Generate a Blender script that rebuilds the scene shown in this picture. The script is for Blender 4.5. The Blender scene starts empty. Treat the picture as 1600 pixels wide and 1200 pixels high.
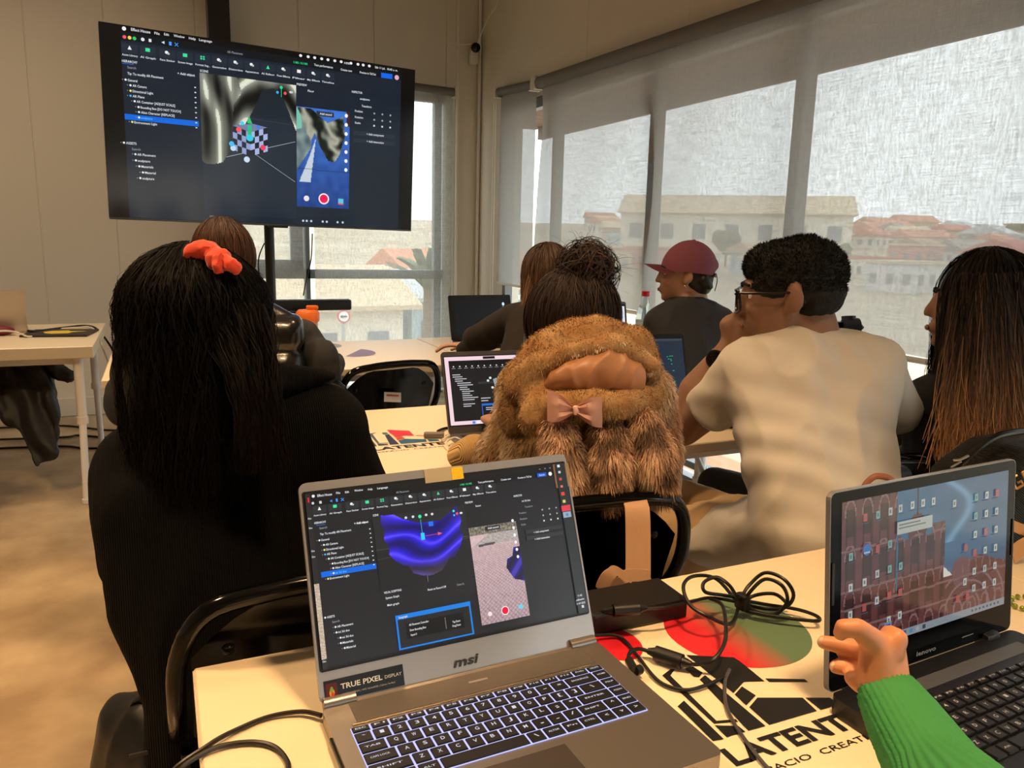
import bpy, bmesh, math, random
import numpy as np
from mathutils import Vector, Matrix, Euler, noise
random.seed(7); rng = np.random.default_rng(7)
S = bpy.context.scene; COL = S.collection
# ------------------------------------------------------------------ camera
F = 1202.0
_n = lambda v: np.array(v, float) / np.linalg.norm(v)
_up = -_n([-155, 6433, F]); _y = _n([-555, -238, F]); _y = _n(_y - _up * (_y @ _up)); _x = np.cross(_y, _up)
if _x[0] < 0: _x = -_x
RM = np.array([_x, _y, _up])
CAM = np.array([0.0, 0.0, 1.27])
cd = bpy.data.cameras.new('camera'); cam = bpy.data.objects.new('camera', cd); COL.objects.link(cam); S.camera = cam
cd.sensor_width = 36; cd.lens = F / 1600 * 36; cd.clip_start = .02; cd.clip_end = 2000
_cx, _cy, _cz = RM @ [1, 0, 0], RM @ [0, -1, 0], RM @ [0, 0, -1]
cam.matrix_world = Matrix(((_cx[0], _cy[0], _cz[0], 0), (_cx[1], _cy[1], _cz[1], 0), (_cx[2], _cy[2], _cz[2], CAM[2]), (0, 0, 0, 1)))
# ------------------------------------------------------------------ light
S.view_settings.view_transform = 'Standard'; S.view_settings.look = 'None'
S.view_settings.gamma = 1; S.view_settings.use_curve_mapping = False; S.view_settings.exposure = 0.0
W = bpy.data.worlds.new('overcast_sky'); S.world = W; W.use_nodes = True
_wt = W.node_tree; _bg = _wt.nodes['Background']
_tc = _wt.nodes.new('ShaderNodeTexCoord'); _ns = _wt.nodes.new('ShaderNodeTexNoise'); _ns.inputs['Scale'].default_value = 2.2; _ns.inputs['Detail'].default_value = 4
_rp = _wt.nodes.new('ShaderNodeValToRGB'); _rp.color_ramp.elements[0].position = .3; _rp.color_ramp.elements[1].position = .75
_rp.color_ramp.elements[0].color = (.78, .84, .9, 1); _rp.color_ramp.elements[1].color = (1, 1, 1, 1)
_wt.links.new(_tc.outputs['Generated'], _ns.inputs['Vector']); _wt.links.new(_ns.outputs['Fac'], _rp.inputs[0]); _wt.links.new(_rp.outputs[0], _bg.inputs[0])
_bg.inputs[1].default_value = 4.6
def area(name, loc, size, power, color, look, spread=180):
    l = bpy.data.lights.new(name, 'AREA'); l.shape = 'RECTANGLE'; l.size, l.size_y = size; l.energy = power; l.color = color; l.spread = math.radians(spread)
    o = bpy.data.objects.new(name, l); COL.objects.link(o); o.location = loc
    o.rotation_euler = (Vector(look) - Vector(loc)).to_track_quat('-Z', 'Y').to_euler(); return o
WARM = (1, .66, .36)
area('ceiling_lamp_light', (.60, .20, 3.25), (.3, .3), 9, (1, .62, .30), (.42, .62, .7), 62)
area('ceiling_lamp_light', (-1.2, 1.6, 3.25), (.3, .3), 42, (1, .64, .33), (-1.15, 1.8, 0), 115)
area('ceiling_lamp_light', (-.9, 3.9, 3.25), (.3, .3), 24, (1, .80, .58), (-.8, 4.3, 0), 150)
area('ceiling_lamp_light', (.7, 2.4, 3.25), (.3, .3), 14, WARM, (.6, 2.6, 0), 85)
# ------------------------------------------------------------------ helpers
def P(px, py, d):
    "world point seen along image direction (px,py) at depth d metres"
    v = np.array([(px - 800) / F * d, (py - 600) / F * d, d]); return Vector(RM @ v + CAM)
def lin(c): return c / 12.92 if c <= .04045 else ((c + .055) / 1.055) ** 2.4
def srgb(r, g, b): return (lin(r / 255), lin(g / 255), lin(b / 255))
MATS = {}
def mat(name, col, rough=.6, metal=0, bump=None, var=None, **kw):
    if name in MATS: return MATS[name]
    m = bpy.data.materials.new(name); m.use_nodes = True; nt = m.node_tree; b = nt.nodes['Principled BSDF']
    c = srgb(*col) if max(col) > 1 else col
    b.inputs['Base Color'].default_value = (*c, 1); b.inputs['Roughness'].default_value = rough; b.inputs['Metallic'].default_value = metal
    for k, v in kw.items(): b.inputs[k.replace('_', ' ')].default_value = v
    tc = nt.nodes.new('ShaderNodeTexCoord')
    if var:                                     # var=(scale, colour2, detail, stretch)
        n = nt.nodes.new('ShaderNodeTexNoise'); n.inputs['Scale'].default_value = var[0]; n.inputs['Detail'].default_value = var[2] if len(var) > 2 else 5
        mp = nt.nodes.new('ShaderNodeMapping'); mp.inputs['Scale'].default_value = var[3] if len(var) > 3 else (1, 1, 1)
        nt.links.new(tc.outputs['Object'], mp.inputs[0]); nt.links.new(mp.outputs[0], n.inputs['Vector'])
        r = nt.nodes.new('ShaderNodeValToRGB'); r.color_ramp.elements[0].position = .36; r.color_ramp.elements[1].position = .66
        r.color_ramp.elements[0].color = (*c, 1); r.color_ramp.elements[1].color = (*(srgb(*var[1]) if max(var[1]) > 1 else var[1]), 1)
        nt.links.new(n.outputs['Fac'], r.inputs[0]); nt.links.new(r.outputs[0], b.inputs['Base Color'])
    if bump:                                    # bump=(scale, strength, distance[, stretch][, 'wave'])
        if len(bump) > 4:
            n = nt.nodes.new('ShaderNodeTexWave'); n.bands_direction = bump[4]; n.inputs['Distortion'].default_value = .6
        else:
            n = nt.nodes.new('ShaderNodeTexNoise'); n.inputs['Detail'].default_value = 4
        n.inputs['Scale'].default_value = bump[0]
        mp = nt.nodes.new('ShaderNodeMapping'); mp.inputs['Scale'].default_value = bump[3] if len(bump) > 3 and bump[3] else (1, 1, 1)
        nt.links.new(tc.outputs['Object'], mp.inputs[0]); nt.links.new(mp.outputs[0], n.inputs['Vector'])
        bn = nt.nodes.new('ShaderNodeBump'); bn.inputs['Strength'].default_value = bump[1]; bn.inputs['Distance'].default_value = bump[2]
        nt.links.new(n.outputs['Fac'], bn.inputs['Height']); nt.links.new(bn.outputs[0], b.inputs['Normal'])
    MATS[name] = m; return m
def vmat(name, rough=.6, emit=0, coat=0, trans=0, **kw):
    "material that takes its colour from the mesh's 'col' attribute (print, hair, fur, screens)"
    if name in MATS: return MATS[name]
    m = bpy.data.materials.new(name); m.use_nodes = True; nt = m.node_tree; b = nt.nodes['Principled BSDF']
    a = nt.nodes.new('ShaderNodeAttribute'); a.attribute_name = 'col'
    if emit:
        b.inputs['Base Color'].default_value = (.004, .004, .005, 1); nt.links.new(a.outputs['Color'], b.inputs['Emission Color']); b.inputs['Emission Strength'].default_value = emit
    else: nt.links.new(a.outputs['Color'], b.inputs['Base Color'])
    b.inputs['Roughness'].default_value = rough
    for k, v in kw.items(): b.inputs[k.replace('_', ' ')].default_value = v
    MATS[name] = m; return m
def link(name, me, m=None, parent=None, loc=None, rot=None, smooth=False):
    if m is not None and not me.materials: me.materials.append(m)
    if smooth: me.shade_smooth()
    o = bpy.data.objects.new(name, me); COL.objects.link(o)
    if parent is not None: o.parent = parent
    if loc is not None: o.location = loc
    if rot is not None: o.rotation_euler = rot
    return o
def tag(o, label, cat, group=None, kind=None):
    o['label'] = label
    if cat: o['category'] = cat
    if group: o['group'] = group
    if kind: o['kind'] = kind
    return o
def thing(name, label, cat, loc=(0, 0, 0), rz=0, group=None):
    o = bpy.data.objects.new(name, None); o.empty_display_size = .1; COL.objects.link(o); o.location = loc; o.rotation_euler = (0, 0, rz)
    return tag(o, label, cat, group)
def copy_tree(o, parent=None):
    c = o.copy(); COL.objects.link(c); c.parent = parent
    for ch in list(o.children): copy_tree(ch, c)
    return c
class B:
    "collects shapes, then links them as ONE mesh object"
    def __init__(s): s.bm = bmesh.new()
    def box(s, size, c=(0, 0, 0), rot=None, bev=0, seg=2):
        M = Matrix.Translation(Vector(c)) @ (rot.to_4x4() if rot is not None else Matrix()) @ Matrix.Diagonal((*size, 1))
        r = bmesh.ops.create_cube(s.bm, size=1, matrix=M)
        if bev: bmesh.ops.bevel(s.bm, geom=list({e for v in r['verts'] for e in v.link_edges}), offset=bev, segments=seg, profile=.5, affect='EDGES')
        return s
    def cyl(s, p0, p1, r0, r1=None, n=16, cap=True):
        p0, p1 = Vector(p0), Vector(p1); d = p1 - p0; M = Matrix.Translation((p0 + p1) / 2) @ d.to_track_quat('Z', 'Y').to_matrix().to_4x4()
        bmesh.ops.create_cone(s.bm, cap_ends=cap, segments=n, radius1=r0, radius2=r0 if r1 is None else r1, depth=d.length, matrix=M); return s
    def sph(s, c, r, rot=None, u=16, v=10):
        rr = r if hasattr(r, '__len__') else (r, r, r)
        bmesh.ops.create_uvsphere(s.bm, u_segments=u, v_segments=v, radius=1, matrix=Matrix.Translation(Vector(c)) @ (rot.to_4x4() if rot is not None else Matrix()) @ Matrix.Diagonal((*rr, 1))); return s
    def face(s, pts):
        s.bm.faces.new([s.bm.verts.new(p) for p in pts]); return s
    def prism(s, pts, dz, M=None):
        "outline (x,y) extruded along z"
        lo = [s.bm.verts.new((*p, 0)) for p in pts]; hi = [s.bm.verts.new((*p, dz)) for p in pts]; n = len(pts)
        s.bm.faces.new(lo[::-1]); s.bm.faces.new(hi)
        for i in range(n): s.bm.faces.new((lo[i], lo[(i + 1) % n], hi[(i + 1) % n], hi[i]))
        if M is not None: bmesh.ops.transform(s.bm, matrix=M, verts=lo + hi)
        return s
    def tube(s, pts, r, n=8, rs=None, smooth=True, step=6):
        pts = [Vector(p) for p in pts]
        if smooth: pts, rs = catmull(pts, step, rs)
        rings = []; t0 = None; up = None
        for i, p in enumerate(pts):
            t = (pts[min(i + 1, len(pts) - 1)] - pts[max(i - 1, 0)])
            t = t.normalized() if t.length > 1e-9 else (t0 or Vector((0, 0, 1)))
            if up is None: up = t.orthogonal().normalized()
            else:
                up = (up - t * up.dot(t)); up = up.normalized() if up.length > 1e-6 else t.orthogonal().normalized()
            sd = t.cross(up); rr = rs[i] if rs else r; t0 = t
            rings.append([s.bm.verts.new(p + (up * math.cos(a) + sd * math.sin(a)) * rr) for a in [2 * math.pi * k / n for k in range(n)]])
        for a, b in zip(rings, rings[1:]):
            for k in range(n): s.bm.faces.new((a[k], a[(k + 1) % n], b[(k + 1) % n], b[k]))
        s.bm.faces.new(rings[0][::-1]); s.bm.faces.new(rings[-1]); return s
    def lathe(s, prof, c=(0, 0, 0), n=24):
        rings = [[s.bm.verts.new((c[0] + r * math.cos(2 * math.pi * k / n), c[1] + r * math.sin(2 * math.pi * k / n), c[2] + z)) for k in range(n)] for r, z in prof]
        for a, b in zip(rings, rings[1:]):
            for k in range(n): s.bm.faces.new((a[k], a[(k + 1) % n], b[(k + 1) % n], b[k]))
        if prof[0][0] > 1e-4: s.bm.faces.new(rings[0][::-1])
        if prof[-1][0] > 1e-4: s.bm.faces.new(rings[-1])
        return s
    def ribbon(s, pts, wv, w, th=.0, smooth=True, step=6):
        "strap: path with width vector(s) wv"
        pts = [Vector(p) for p in pts]
        if smooth: pts, _ = catmull(pts, step, None)
        a = []; n_ = len(pts)
        for i, p in enumerate(pts):
            wd = Vector(wv[min(int(i / n_ * len(wv)), len(wv) - 1)] if hasattr(wv[0], '__len__') else wv).normalized() * w / 2
            t = (pts[min(i + 1, n_ - 1)] - pts[max(i - 1, 0)]).normalized(); nn = t.cross(wd).normalized() * th / 2
            a.append([s.bm.verts.new(p + wd + nn), s.bm.verts.new(p - wd + nn), s.bm.verts.new(p - wd - nn), s.bm.verts.new(p + wd - nn)])
        for x, y in zip(a, a[1:]):
            for k in range(4): s.bm.faces.new((x[k], x[(k + 1) % 4], y[(k + 1) % 4], y[k]))
        s.bm.faces.new(a[0][::-1]); s.bm.faces.new(a[-1]); return s
    def out(s, name, m, parent=None, loc=None, rot=None, smooth=False, label=None):
        bmesh.ops.recalc_face_normals(s.bm, faces=s.bm.faces)
        me = bpy.data.meshes.new(name); s.bm.to_mesh(me); s.bm.free()
        o = link(name, me, m, parent, loc, rot)
        if smooth: me.set_sharp_from_angle(angle=math.radians(40)) if hasattr(me, 'set_sharp_from_angle') else None
        if smooth: me.polygons.foreach_set('use_smooth', [True] * len(me.polygons))
        if label: o['label'] = label
        return o
def catmull(pts, step=6, rs=None):
    o = []; ro = []; n = len(pts)
    if n < 3: return pts, rs
    for i in range(n - 1):
        p0, p1, p2, p3 = pts[max(i - 1, 0)], pts[i], pts[i + 1], pts[min(i + 2, n - 1)]
        for k in range(step):
            t = k / step; o.append(.5 * ((2 * p1) + (p2 - p0) * t + (2 * p0 - 5 * p1 + 4 * p2 - p3) * t * t + (3 * p1 - p0 - 3 * p2 + p3) * t ** 3))
            if rs: ro.append(rs[i] * (1 - t) + rs[i + 1] * t)
    o.append(pts[-1]); ro.append(rs[-1]) if rs else None
    return o, (ro if rs else None)
def flat_mesh(name, V, Fc, C, m, parent=None, **kw):
    "mesh with one colour per face (flat print)"
    me = bpy.data.meshes.new(name); me.from_pydata(V, [], Fc); me.update()
    at = me.color_attributes.new('col', 'FLOAT_COLOR', 'CORNER'); arr = np.ones((len(me.loops), 4), np.float32); k = 0
    for f, c in zip(Fc, C): arr[k:k + len(f), :3] = c; k += len(f)
    at.data.foreach_set('color', arr.ravel()); return link(name, me, m, parent, **kw)
# text as flat geometry -------------------------------------------------
_TC = {}
def text_geo(s, bold=0, shear=0):
    k = (s, bold, shear)
    if k not in _TC:
        cu = bpy.data.curves.new('t', 'FONT'); cu.body = s; cu.size = 1; cu.resolution_u = 2; cu.offset = bold; cu.shear = shear; cu.fill_mode = 'FRONT'
        o = bpy.data.objects.new('t', cu); me = bpy.data.meshes.new_from_object(o)
        V = np.array([v.co[:2] for v in me.vertices]).reshape(-1, 2); Fc = [tuple(p.vertices) for p in me.polygons]
        bpy.data.objects.remove(o); bpy.data.meshes.remove(me); bpy.data.curves.remove(cu)
        if len(V): V[:, 0] -= V[:, 0].min()
        _TC[k] = (V, Fc)
    return _TC[k]
# ------------------------------------------------------------------ room shell
YB, XR, XL, YF, ZC = 6.0, 2.41, -4.2, -3.2, 3.35
M_wall = mat('painted_panel', (222, 214, 198), .5, bump=(40, .05, .002))
M_seam = mat('panel_joint', (232, 226, 212), .5)
M_floor = mat('polished_concrete', (152, 128, 98), .26, var=(3.2, (192, 168, 132), 14), bump=(60, .08, .002))
M_frame = mat('grey_window_frame', (112, 117, 120), .45)
M_white = mat('white_plastic', (232, 228, 218), .4)
M_black = mat('black_plastic', (16, 16, 18), .4)
def structure(o): o['kind'] = 'structure'; return o
structure(B().box((XR - XL + .6, YB - YF + .6, .2), ((XR + XL) / 2, (YB + YF) / 2, -.1)).out('floor', M_floor))
structure(B().box((XR - XL + .6, YB - YF + .6, .15), ((XR + XL) / 2, (YB + YF) / 2, ZC + .075)).out('ceiling', mat('ceiling_paint', (190, 182, 168), .7)))
structure(B().box((.15, YB - YF, ZC), (XL - .075, (YB + YF) / 2, ZC / 2)).out('wall_left', M_wall))
structure(B().box((XR - XL + .3, .15, ZC - 1.5), ((XR + XL) / 2, YF - .075, (ZC + 1.5) / 2)).box((4.9, .15, 1.5), (.75 - 2.45, YF - .075, .75)).box((XR - XL + .3, .15, .1), ((XR + XL) / 2, YF - .075, .05)).out('wall_rear', M_wall))
wn_ = B().box((1.6, .05, .06), (1.55, YF - .05, .12)).box((1.6, .05, .06), (1.55, YF - .05, 1.47))
for x in (.75, 1.6, 2.37): wn_.box((.06, .05, 1.4), (x, YF - .05, .8))
structure(wn_.out('window_3', M_frame))
# back wall of sheet panels, each a piece of its own, around the window
WX0, WX1, WZ1 = .47, 2.12, 2.38
wb = B().box((WX0 - XL, .14, ZC), ((WX0 + XL) / 2, YB + .075, ZC / 2)).box((XR + .2 - WX1, .14, ZC), ((XR + .2 + WX1) / 2, YB + .075, ZC / 2)).box((WX1 - WX0, .14, ZC - WZ1), ((WX0 + WX1) / 2, YB + .075, (ZC + WZ1) / 2))
wall_back = structure(wb.out('wall_back', M_seam))
def xs_at(px, py): # where an image column meets the back wall
    r = RM @ _n([px - 800, py - 600, F]); return float(r[0] / r[1] * YB)
seams = [XL, -3.3, -2.45, -1.58, xs_at(75, 480), xs_at(192, 480), xs_at(310, 150), .47]
for a, b in zip(seams, seams[1:]):
    B().box((b - a - .006, .008, ZC - .1), ((a + b) / 2, YB + .002, ZC / 2 + .05), bev=.002, seg=1).out('wall_panel', M_wall, wall_back)
ups = [.47, 1.0, 1.55, WX1]
for a, b in zip(ups, ups[1:]):
    B().box((b - a - .006, .008, ZC - WZ1), ((a + b) / 2, YB + .002, (ZC + WZ1) / 2), bev=.002, seg=1).out('wall_panel', M_wall, wall_back)
B().box((XR - WX1 - .004, .008, ZC), ((XR + WX1) / 2, YB + .002, ZC / 2), bev=.002, seg=1).out('wall_panel', M_wall, wall_back)
structure(B().box((WX0 - XL, .02, .13), ((WX0 + XL) / 2, YB - .012, .065), bev=.004, seg=1).out('baseboard_back', mat('baseboard_paint', (214, 206, 190), .45)))
structure(B().box((.02, YB - YF, .1), (XL + .01, (YB + YF) / 2, .05), bev=.004, seg=1).out('baseboard_left', MATS['baseboard_paint']))
# right wall: a header over a long window, a pier at the corner
HZ = 2.24
wr = B().box((.16, YB - YF, ZC - HZ), (XR + .08, (YB + YF) / 2, (ZC + HZ) / 2)).box((.16, YB + .1 - 5.52, HZ), (XR + .08, (YB + .1 + 5.52) / 2, HZ / 2))
wall_right = structure(wr.out('wall_right', M_wall))
for y in (4.3, 3.3, 2.55, 1.8):
    B().box((.004, .006, ZC - HZ), (XR - .001, y, (ZC + HZ) / 2)).out('panel_joint', M_seam, wall_right)
B().cyl((XR - .02, YB - .03, 0), (XR - .02, YB - .03, ZC), .013).out('corner_bead', M_white, wall_right, smooth=True)
B().box((.018, .03, ZC), (XR - .2, YB - .014, ZC / 2), bev=.004).out('conduit', M_white, wall_back)
# windows -------------------------------------------------------------
M_glass = bpy.data.materials.new('window_glass'); M_glass.use_nodes = True
nt = M_glass.node_tree; nt.nodes.clear(); o_ = nt.nodes.new('ShaderNodeOutputMaterial'); mx = nt.nodes.new('ShaderNodeMixShader'); tr = nt.nodes.new('ShaderNodeBsdfTransparent'); gl = nt.nodes.new('ShaderNodeBsdfGlossy')
gl.inputs['Roughness'].default_value = .02; tr.inputs[0].default_value = (.93, .96, .95, 1); mx.inputs[0].default_value = .05
nt.links.new(tr.outputs[0], mx.inputs[1]); nt.links.new(gl.outputs[0], mx.inputs[2]); nt.links.new(mx.outputs[0], o_.inputs[0])
win = B(); XF = XR + .05
mull = [5.50, 4.72, 3.585, 2.54, 1.50, .3, -1.0, -2.1, -3.15]
win.box((.06, 8.65, .07), (XF, 1.175, HZ - .035)).box((.06, 8.65, .08), (XF, 1.175, .05)).box((.05, 8.65, .035), (XF - .01, 1.175, .16))
for y in mull: win.box((.06, .055, HZ), (XF, y, HZ / 2))
w1 = structure(win.out('window_1', M_frame))
for a, b in zip(mull, mull[1:]): B().box((.006, a - b - .05, HZ - .16), (XF + .02, (a + b) / 2, HZ / 2 + .04)).out('pane', M_glass, w1)
win = B()
for x in (WX0 + .03, 1.03, WX1 - .05): win.box((.06 if x != 1.03 else .04, .06, WZ1), (x, YB + .06, WZ1 / 2))
win.box((WX1 - WX0, .06, .06), ((WX0 + WX1) / 2, YB + .06, WZ1 - .03)).box((WX1 - WX0, .06, .07), ((WX0 + WX1) / 2, YB + .06, .98)).box((WX1 - WX0, .06, .09), ((WX0 + WX1) / 2, YB + .06, .045))
win.box((.48, .05, .11), (.76, YB + .05, 1.03)).box((.09, .05, 1.3), (.955, YB + .05, 1.65))
w2 = structure(win.out('window_2', M_frame))
for x0, x1, z0, z1 in ((WX0, 1.03, .1, .95), (WX0, 1.03, 1.01, WZ1 - .06), (1.03, WX1, .1, .95), (1.03, WX1, 1.01, WZ1 - .06)):
    B().box((x1 - x0, .006, z1 - z0), ((x0 + x1) / 2, YB + .08, (z0 + z1) / 2)).out('pane', M_glass, w2)
# roller blinds ---------------------------------------------------------
def blind_mat(name, open_, tint, sheer):
    m = bpy.data.materials.new(name); m.use_nodes = True; nt = m.node_tree; nt.nodes.clear()
    o = nt.nodes.new('ShaderNodeOutputMaterial'); mx = nt.nodes.new('ShaderNodeMixShader'); m2 = nt.nodes.new('ShaderNodeMixShader')
    tr = nt.nodes.new('ShaderNodeBsdfTransparent'); df = nt.nodes.new('ShaderNodeBsdfDiffuse'); tl = nt.nodes.new('ShaderNodeBsdfTranslucent')
    df.inputs[0].default_value = (*tint, 1); tl.inputs[0].default_value = (*[c * sheer for c in tint], 1); m2.inputs[0].default_value = .5
    tc = nt.nodes.new('ShaderNodeTexCoord'); mp = nt.nodes.new('ShaderNodeMapping'); mp.inputs['Scale'].default_value = (130, 130, 24)
    n = nt.nodes.new('ShaderNodeTexNoise'); n.inputs['Scale'].default_value = 1; n.inputs['Detail'].default_value = 2
    mp2 = nt.nodes.new('ShaderNodeMapping'); mp2.inputs['Scale'].default_value = (10, 10, 300); n2 = nt.nodes.new('ShaderNodeTexNoise'); n2.inputs['Scale'].default_value = 1
    mr = nt.nodes.new('ShaderNodeMapRange'); mr.inputs[1].default_value = .3; mr.inputs[2].default_value = .7; mr.inputs[3].default_value = open_ * .5; mr.inputs[4].default_value = open_ * 1.5
    ad = nt.nodes.new('ShaderNodeMath'); ad.operation = 'ADD'; ml = nt.nodes.new('ShaderNodeMath'); ml.operation = 'MULTIPLY'; ml.inputs[1].default_value = .5
    L = nt.links.new; L(tc.outputs['Object'], mp.inputs[0]); L(mp.outputs[0], n.inputs['Vector']); L(tc.outputs['Object'], mp2.inputs[0]); L(mp2.outputs[0], n2.inputs['Vector'])
    gm = nt.nodes.new('ShaderNodeNewGeometry'); dp = nt.nodes.new('ShaderNodeVectorMath'); dp.operation = 'DOT_PRODUCT'; ab = nt.nodes.new('ShaderNodeMath'); ab.operation = 'ABSOLUTE'; mm = nt.nodes.new('ShaderNodeMath'); mm.operation = 'MULTIPLY'; m3 = nt.nodes.new('ShaderNodeMath'); m3.operation = 'MULTIPLY'; m3.inputs[1].default_value = 1.5
    L(gm.outputs['Incoming'], dp.inputs[0]); L(gm.outputs['Normal'], dp.inputs[1]); L(dp.outputs['Value'], ab.inputs[0]); L(ab.outputs[0], m3.inputs[0])   # the weave closes up when seen at a slant
    L(n.outputs['Fac'], ad.inputs[0]); L(n2.outputs['Fac'], ad.inputs[1]); L(ad.outputs[0], ml.inputs[0]); L(ml.outputs[0], mr.inputs[0]); L(mr.outputs[0], mm.inputs[0]); L(m3.outputs[0], mm.inputs[1]); L(mm.outputs[0], mx.inputs[0])
    L(df.outputs[0], m2.inputs[1]); L(tl.outputs[0], m2.inputs[2]); L(m2.outputs[0], mx.inputs[1]); L(tr.outputs[0], mx.inputs[2]); L(mx.outputs[0], o.inputs[0]); return m
M_blind = blind_mat('screen_blind_fabric', .15, (.58, .575, .55), .46); M_blind2 = blind_mat('open_blind_fabric', .27, (.60, .60, .57), .5)
M_tube = mat('blind_roll_fabric', (112, 110, 106), .8, bump=(300, .1, .001))
def blind(label, axis, c, a0, a1, z0, ztop0, ztop1, r=.03, wob=0):
    "axis 'y': hangs in plane x=c from y=a0 (far) to a1; axis 'x': plane y=c from x=a0 to a1"
    t = thing('roller_blind', label, 'blind', ((c, (a0 + a1) / 2, z0) if axis == 'y' else ((a0 + a1) / 2, c, z0)), group='roller blinds'); L = Vector(t.location)
    w = lambda a, z, o=0: (Vector((c + o, a, z)) if axis == 'y' else Vector((a, c + o, z))) - L
    N, K = 60, 46; V = []; Fc = []
    for i in range(N + 1):
        s = i / N; a = a0 + (a1 - a0) * s; zt = ztop0 + (ztop1 - ztop0) * s
        for k in range(K + 1):
            z = z0 + (zt - z0) * k / K; q = a * 3.1 + z * 1.7
            o = wob * (math.sin(q) * .6 + math.sin(q * 2.3 + 1) * .3 + math.sin(a * 1.3 - z * 2.2)) * min(1, (zt - z) * 3) if wob else 0
            V.append(w(a, z, o + r * .55))
    for i in range(N):
        for k in range(K): j = i * (K + 1) + k; Fc.append((j, j + K + 1, j + K + 2, j + 1))
    me = bpy.data.meshes.new('blind_fabric'); me.from_pydata(V, [], Fc); link('blind_fabric', me, M_blind if axis == 'y' else M_blind2, t, smooth=True)
    B().cyl(w(a0, ztop0), w(a1, ztop1), r, n=24).out('roller_tube', M_tube, t, smooth=True)
    B().cyl(w(a0, z0 - .012, r * .55), w(a1, z0 - .012, r * .55), .011, n=10).out('bottom_bar', M_white, t, smooth=True)
    for a, zt in ((a0, ztop0), (a1, ztop1)):
        sg = -1 if (a == a0) == (a0 < a1) else 1
        bb = B().box((.012, .008, .07) if axis == 'x' else (.07, .008, .085), w(a + sg * .006 * (1 if a0 < a1 else 1), zt, 0), bev=.002)
        if axis == 'x': bb = B().box((.008, .07, .085), w(a + sg * .006, zt, 0), bev=.002)
        bb.box((.075, .03, .006) if axis == 'y' else (.03, .075, .006), w(a, zt - .042, -.0), bev=.001).out('bracket', M_white, t)
    return t
b1 = blind('narrow roller blind beside the room corner on the long window', 'y', 2.36, 5.50, 4.90, .955, 2.345, 2.30)
for dy in (.06, .10): B().tube([Vector((2.36, 5.50 + dy, 2.29)) - b1.location, Vector((2.365, 5.505 + dy * 1.1, 1.4)) - b1.location, Vector((2.37, 5.51 + dy * 1.2, .45)) - b1.location], .004).out('pull_chain', M_white, b1, smooth=True)
blind('wide wrinkled roller blind across the long window behind the seated people', 'y', 2.36, 4.83, -1.6, .905, 2.30, 2.13, wob=.03, r=.037)
blind('roller blind on the back wall window right of the television pole', 'x', 5.90, 1.065, 2.15, .06, 2.41, 2.385)
blind('roller blind on the back wall window behind the television pole', 'x', 5.90, .42, 1.0, .06, 2.41, 2.41)
# black steel column
tag(B().box((.14, .14, ZC), (xs_at(348, 200) * .975, YB * .975, ZC / 2), bev=.004).out('steel_column', mat('black_steel', (12, 12, 13), .35, 0)), 'black square steel column rising behind the television', 'column')
# corner camera
cp = P(741, 82, 6.0); t = thing('security_camera', 'small white and black dome camera fixed in the room corner', 'camera', (2.33, 5.93, cp.z))
B().box((.07, .05, .11), (0, .02, -.03), bev=.015).out('mount', M_white, t, smooth=True)
B().sph((0, -.02, .03), .038).out('lens_dome', mat('camera_dome', (10, 10, 12), .1), t, smooth=True)
tag(B().tube([(2.34, 5.9, cp.z + .06), (2.36, 5.75, cp.z + .2), (2.38, 5.62, cp.z + .28), (2.395, 5.66, cp.z + .42)], .004).tube([(2.34, 5.9, cp.z + .06), (2.2, 5.975, cp.z + .05), (2.0, 5.985, cp.z + .06)], .003).out('cable', M_white, smooth=True), 'thin white cables running from the corner camera over the wall', 'cable')
# ------------------------------------------------------------------ outside: town seen through the blinds, the room is one floor up
GZ = -3.3
M_ground = mat('dry_ground', (168, 150, 124), .9, var=(.05, (186, 172, 148), 6))
def hz(x, y):
    d = math.hypot(x, y); return GZ + min(max(0, d - 50), 210) * .05
gb = B(); N = 60; xs = [-60 + 560 * (i / N) ** 1.5 for i in range(N + 1)]; ys = [-250 + 700 * i / N for i in range(N + 1)]
vv = [[gb.bm.verts.new((x, y, hz(x, y))) for y in ys] for x in xs]
for i in range(N):
    for k in range(N): gb.bm.faces.new((vv[i][k], vv[i + 1][k], vv[i + 1][k + 1], vv[i][k + 1]))
structure(gb.out('ground', M_ground, smooth=True))
# roof overhang with planks
sb = structure(B().box((.05, 9.5, .14), (3.32, 2.0, 2.27), bev=.005).out('trim_1', mat('eave_board', (92, 70, 56), .7)))
Mp = mat('soffit_wood', (112, 84, 66), .75, var=(3, (86, 62, 48), 4, (1, 6, 1)))
for k in range(48): B().box((.8, .19, .02), (2.95, -2.6 + k * .2, 2.32), bev=.003, seg=1).out('plank', Mp, sb)
# road with kerb lines
def road(name, pts, w, m, dz=.04, label='', cat='road'):
    b = B(); P0 = [Vector((x, y, hz(x, y) + dz)) for x, y in pts]; P1, _ = catmull(P0, 8)
    P1 = [Vector((p.x, p.y, hz(p.x, p.y) + dz)) for p in P1]
    b.ribbon(P1, [1, 0, 0] if False else [((P1[min(i + 1, len(P1) - 1)] - P1[max(i - 1, 0)]).cross(Vector((0, 0, 1))))[:] for i in range(len(P1))], w, .04, smooth=False)
    return structure(b.out(name, m))
M_asph = mat('asphalt', (128, 126, 122), .9); M_kerb = mat('kerb_paint', (214, 206, 190), .8)
road('road_ground', [(14, -40), (15, 0), (16, 20), (12, 34), (-6, 44), (-30, 50)], 7, M_asph)
road('kerb_ground', [(10.2, -40), (11.2, 0), (12.2, 19), (9, 30), (-8, 39.5), (-30, 45.5)], .35, M_kerb, .12)
road('kerb_ground', [(18.0, -40), (19.0, 0), (20, 20), (15, 38), (-4, 48.5), (-30, 54.5)], .35, M_kerb, .12)
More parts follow.
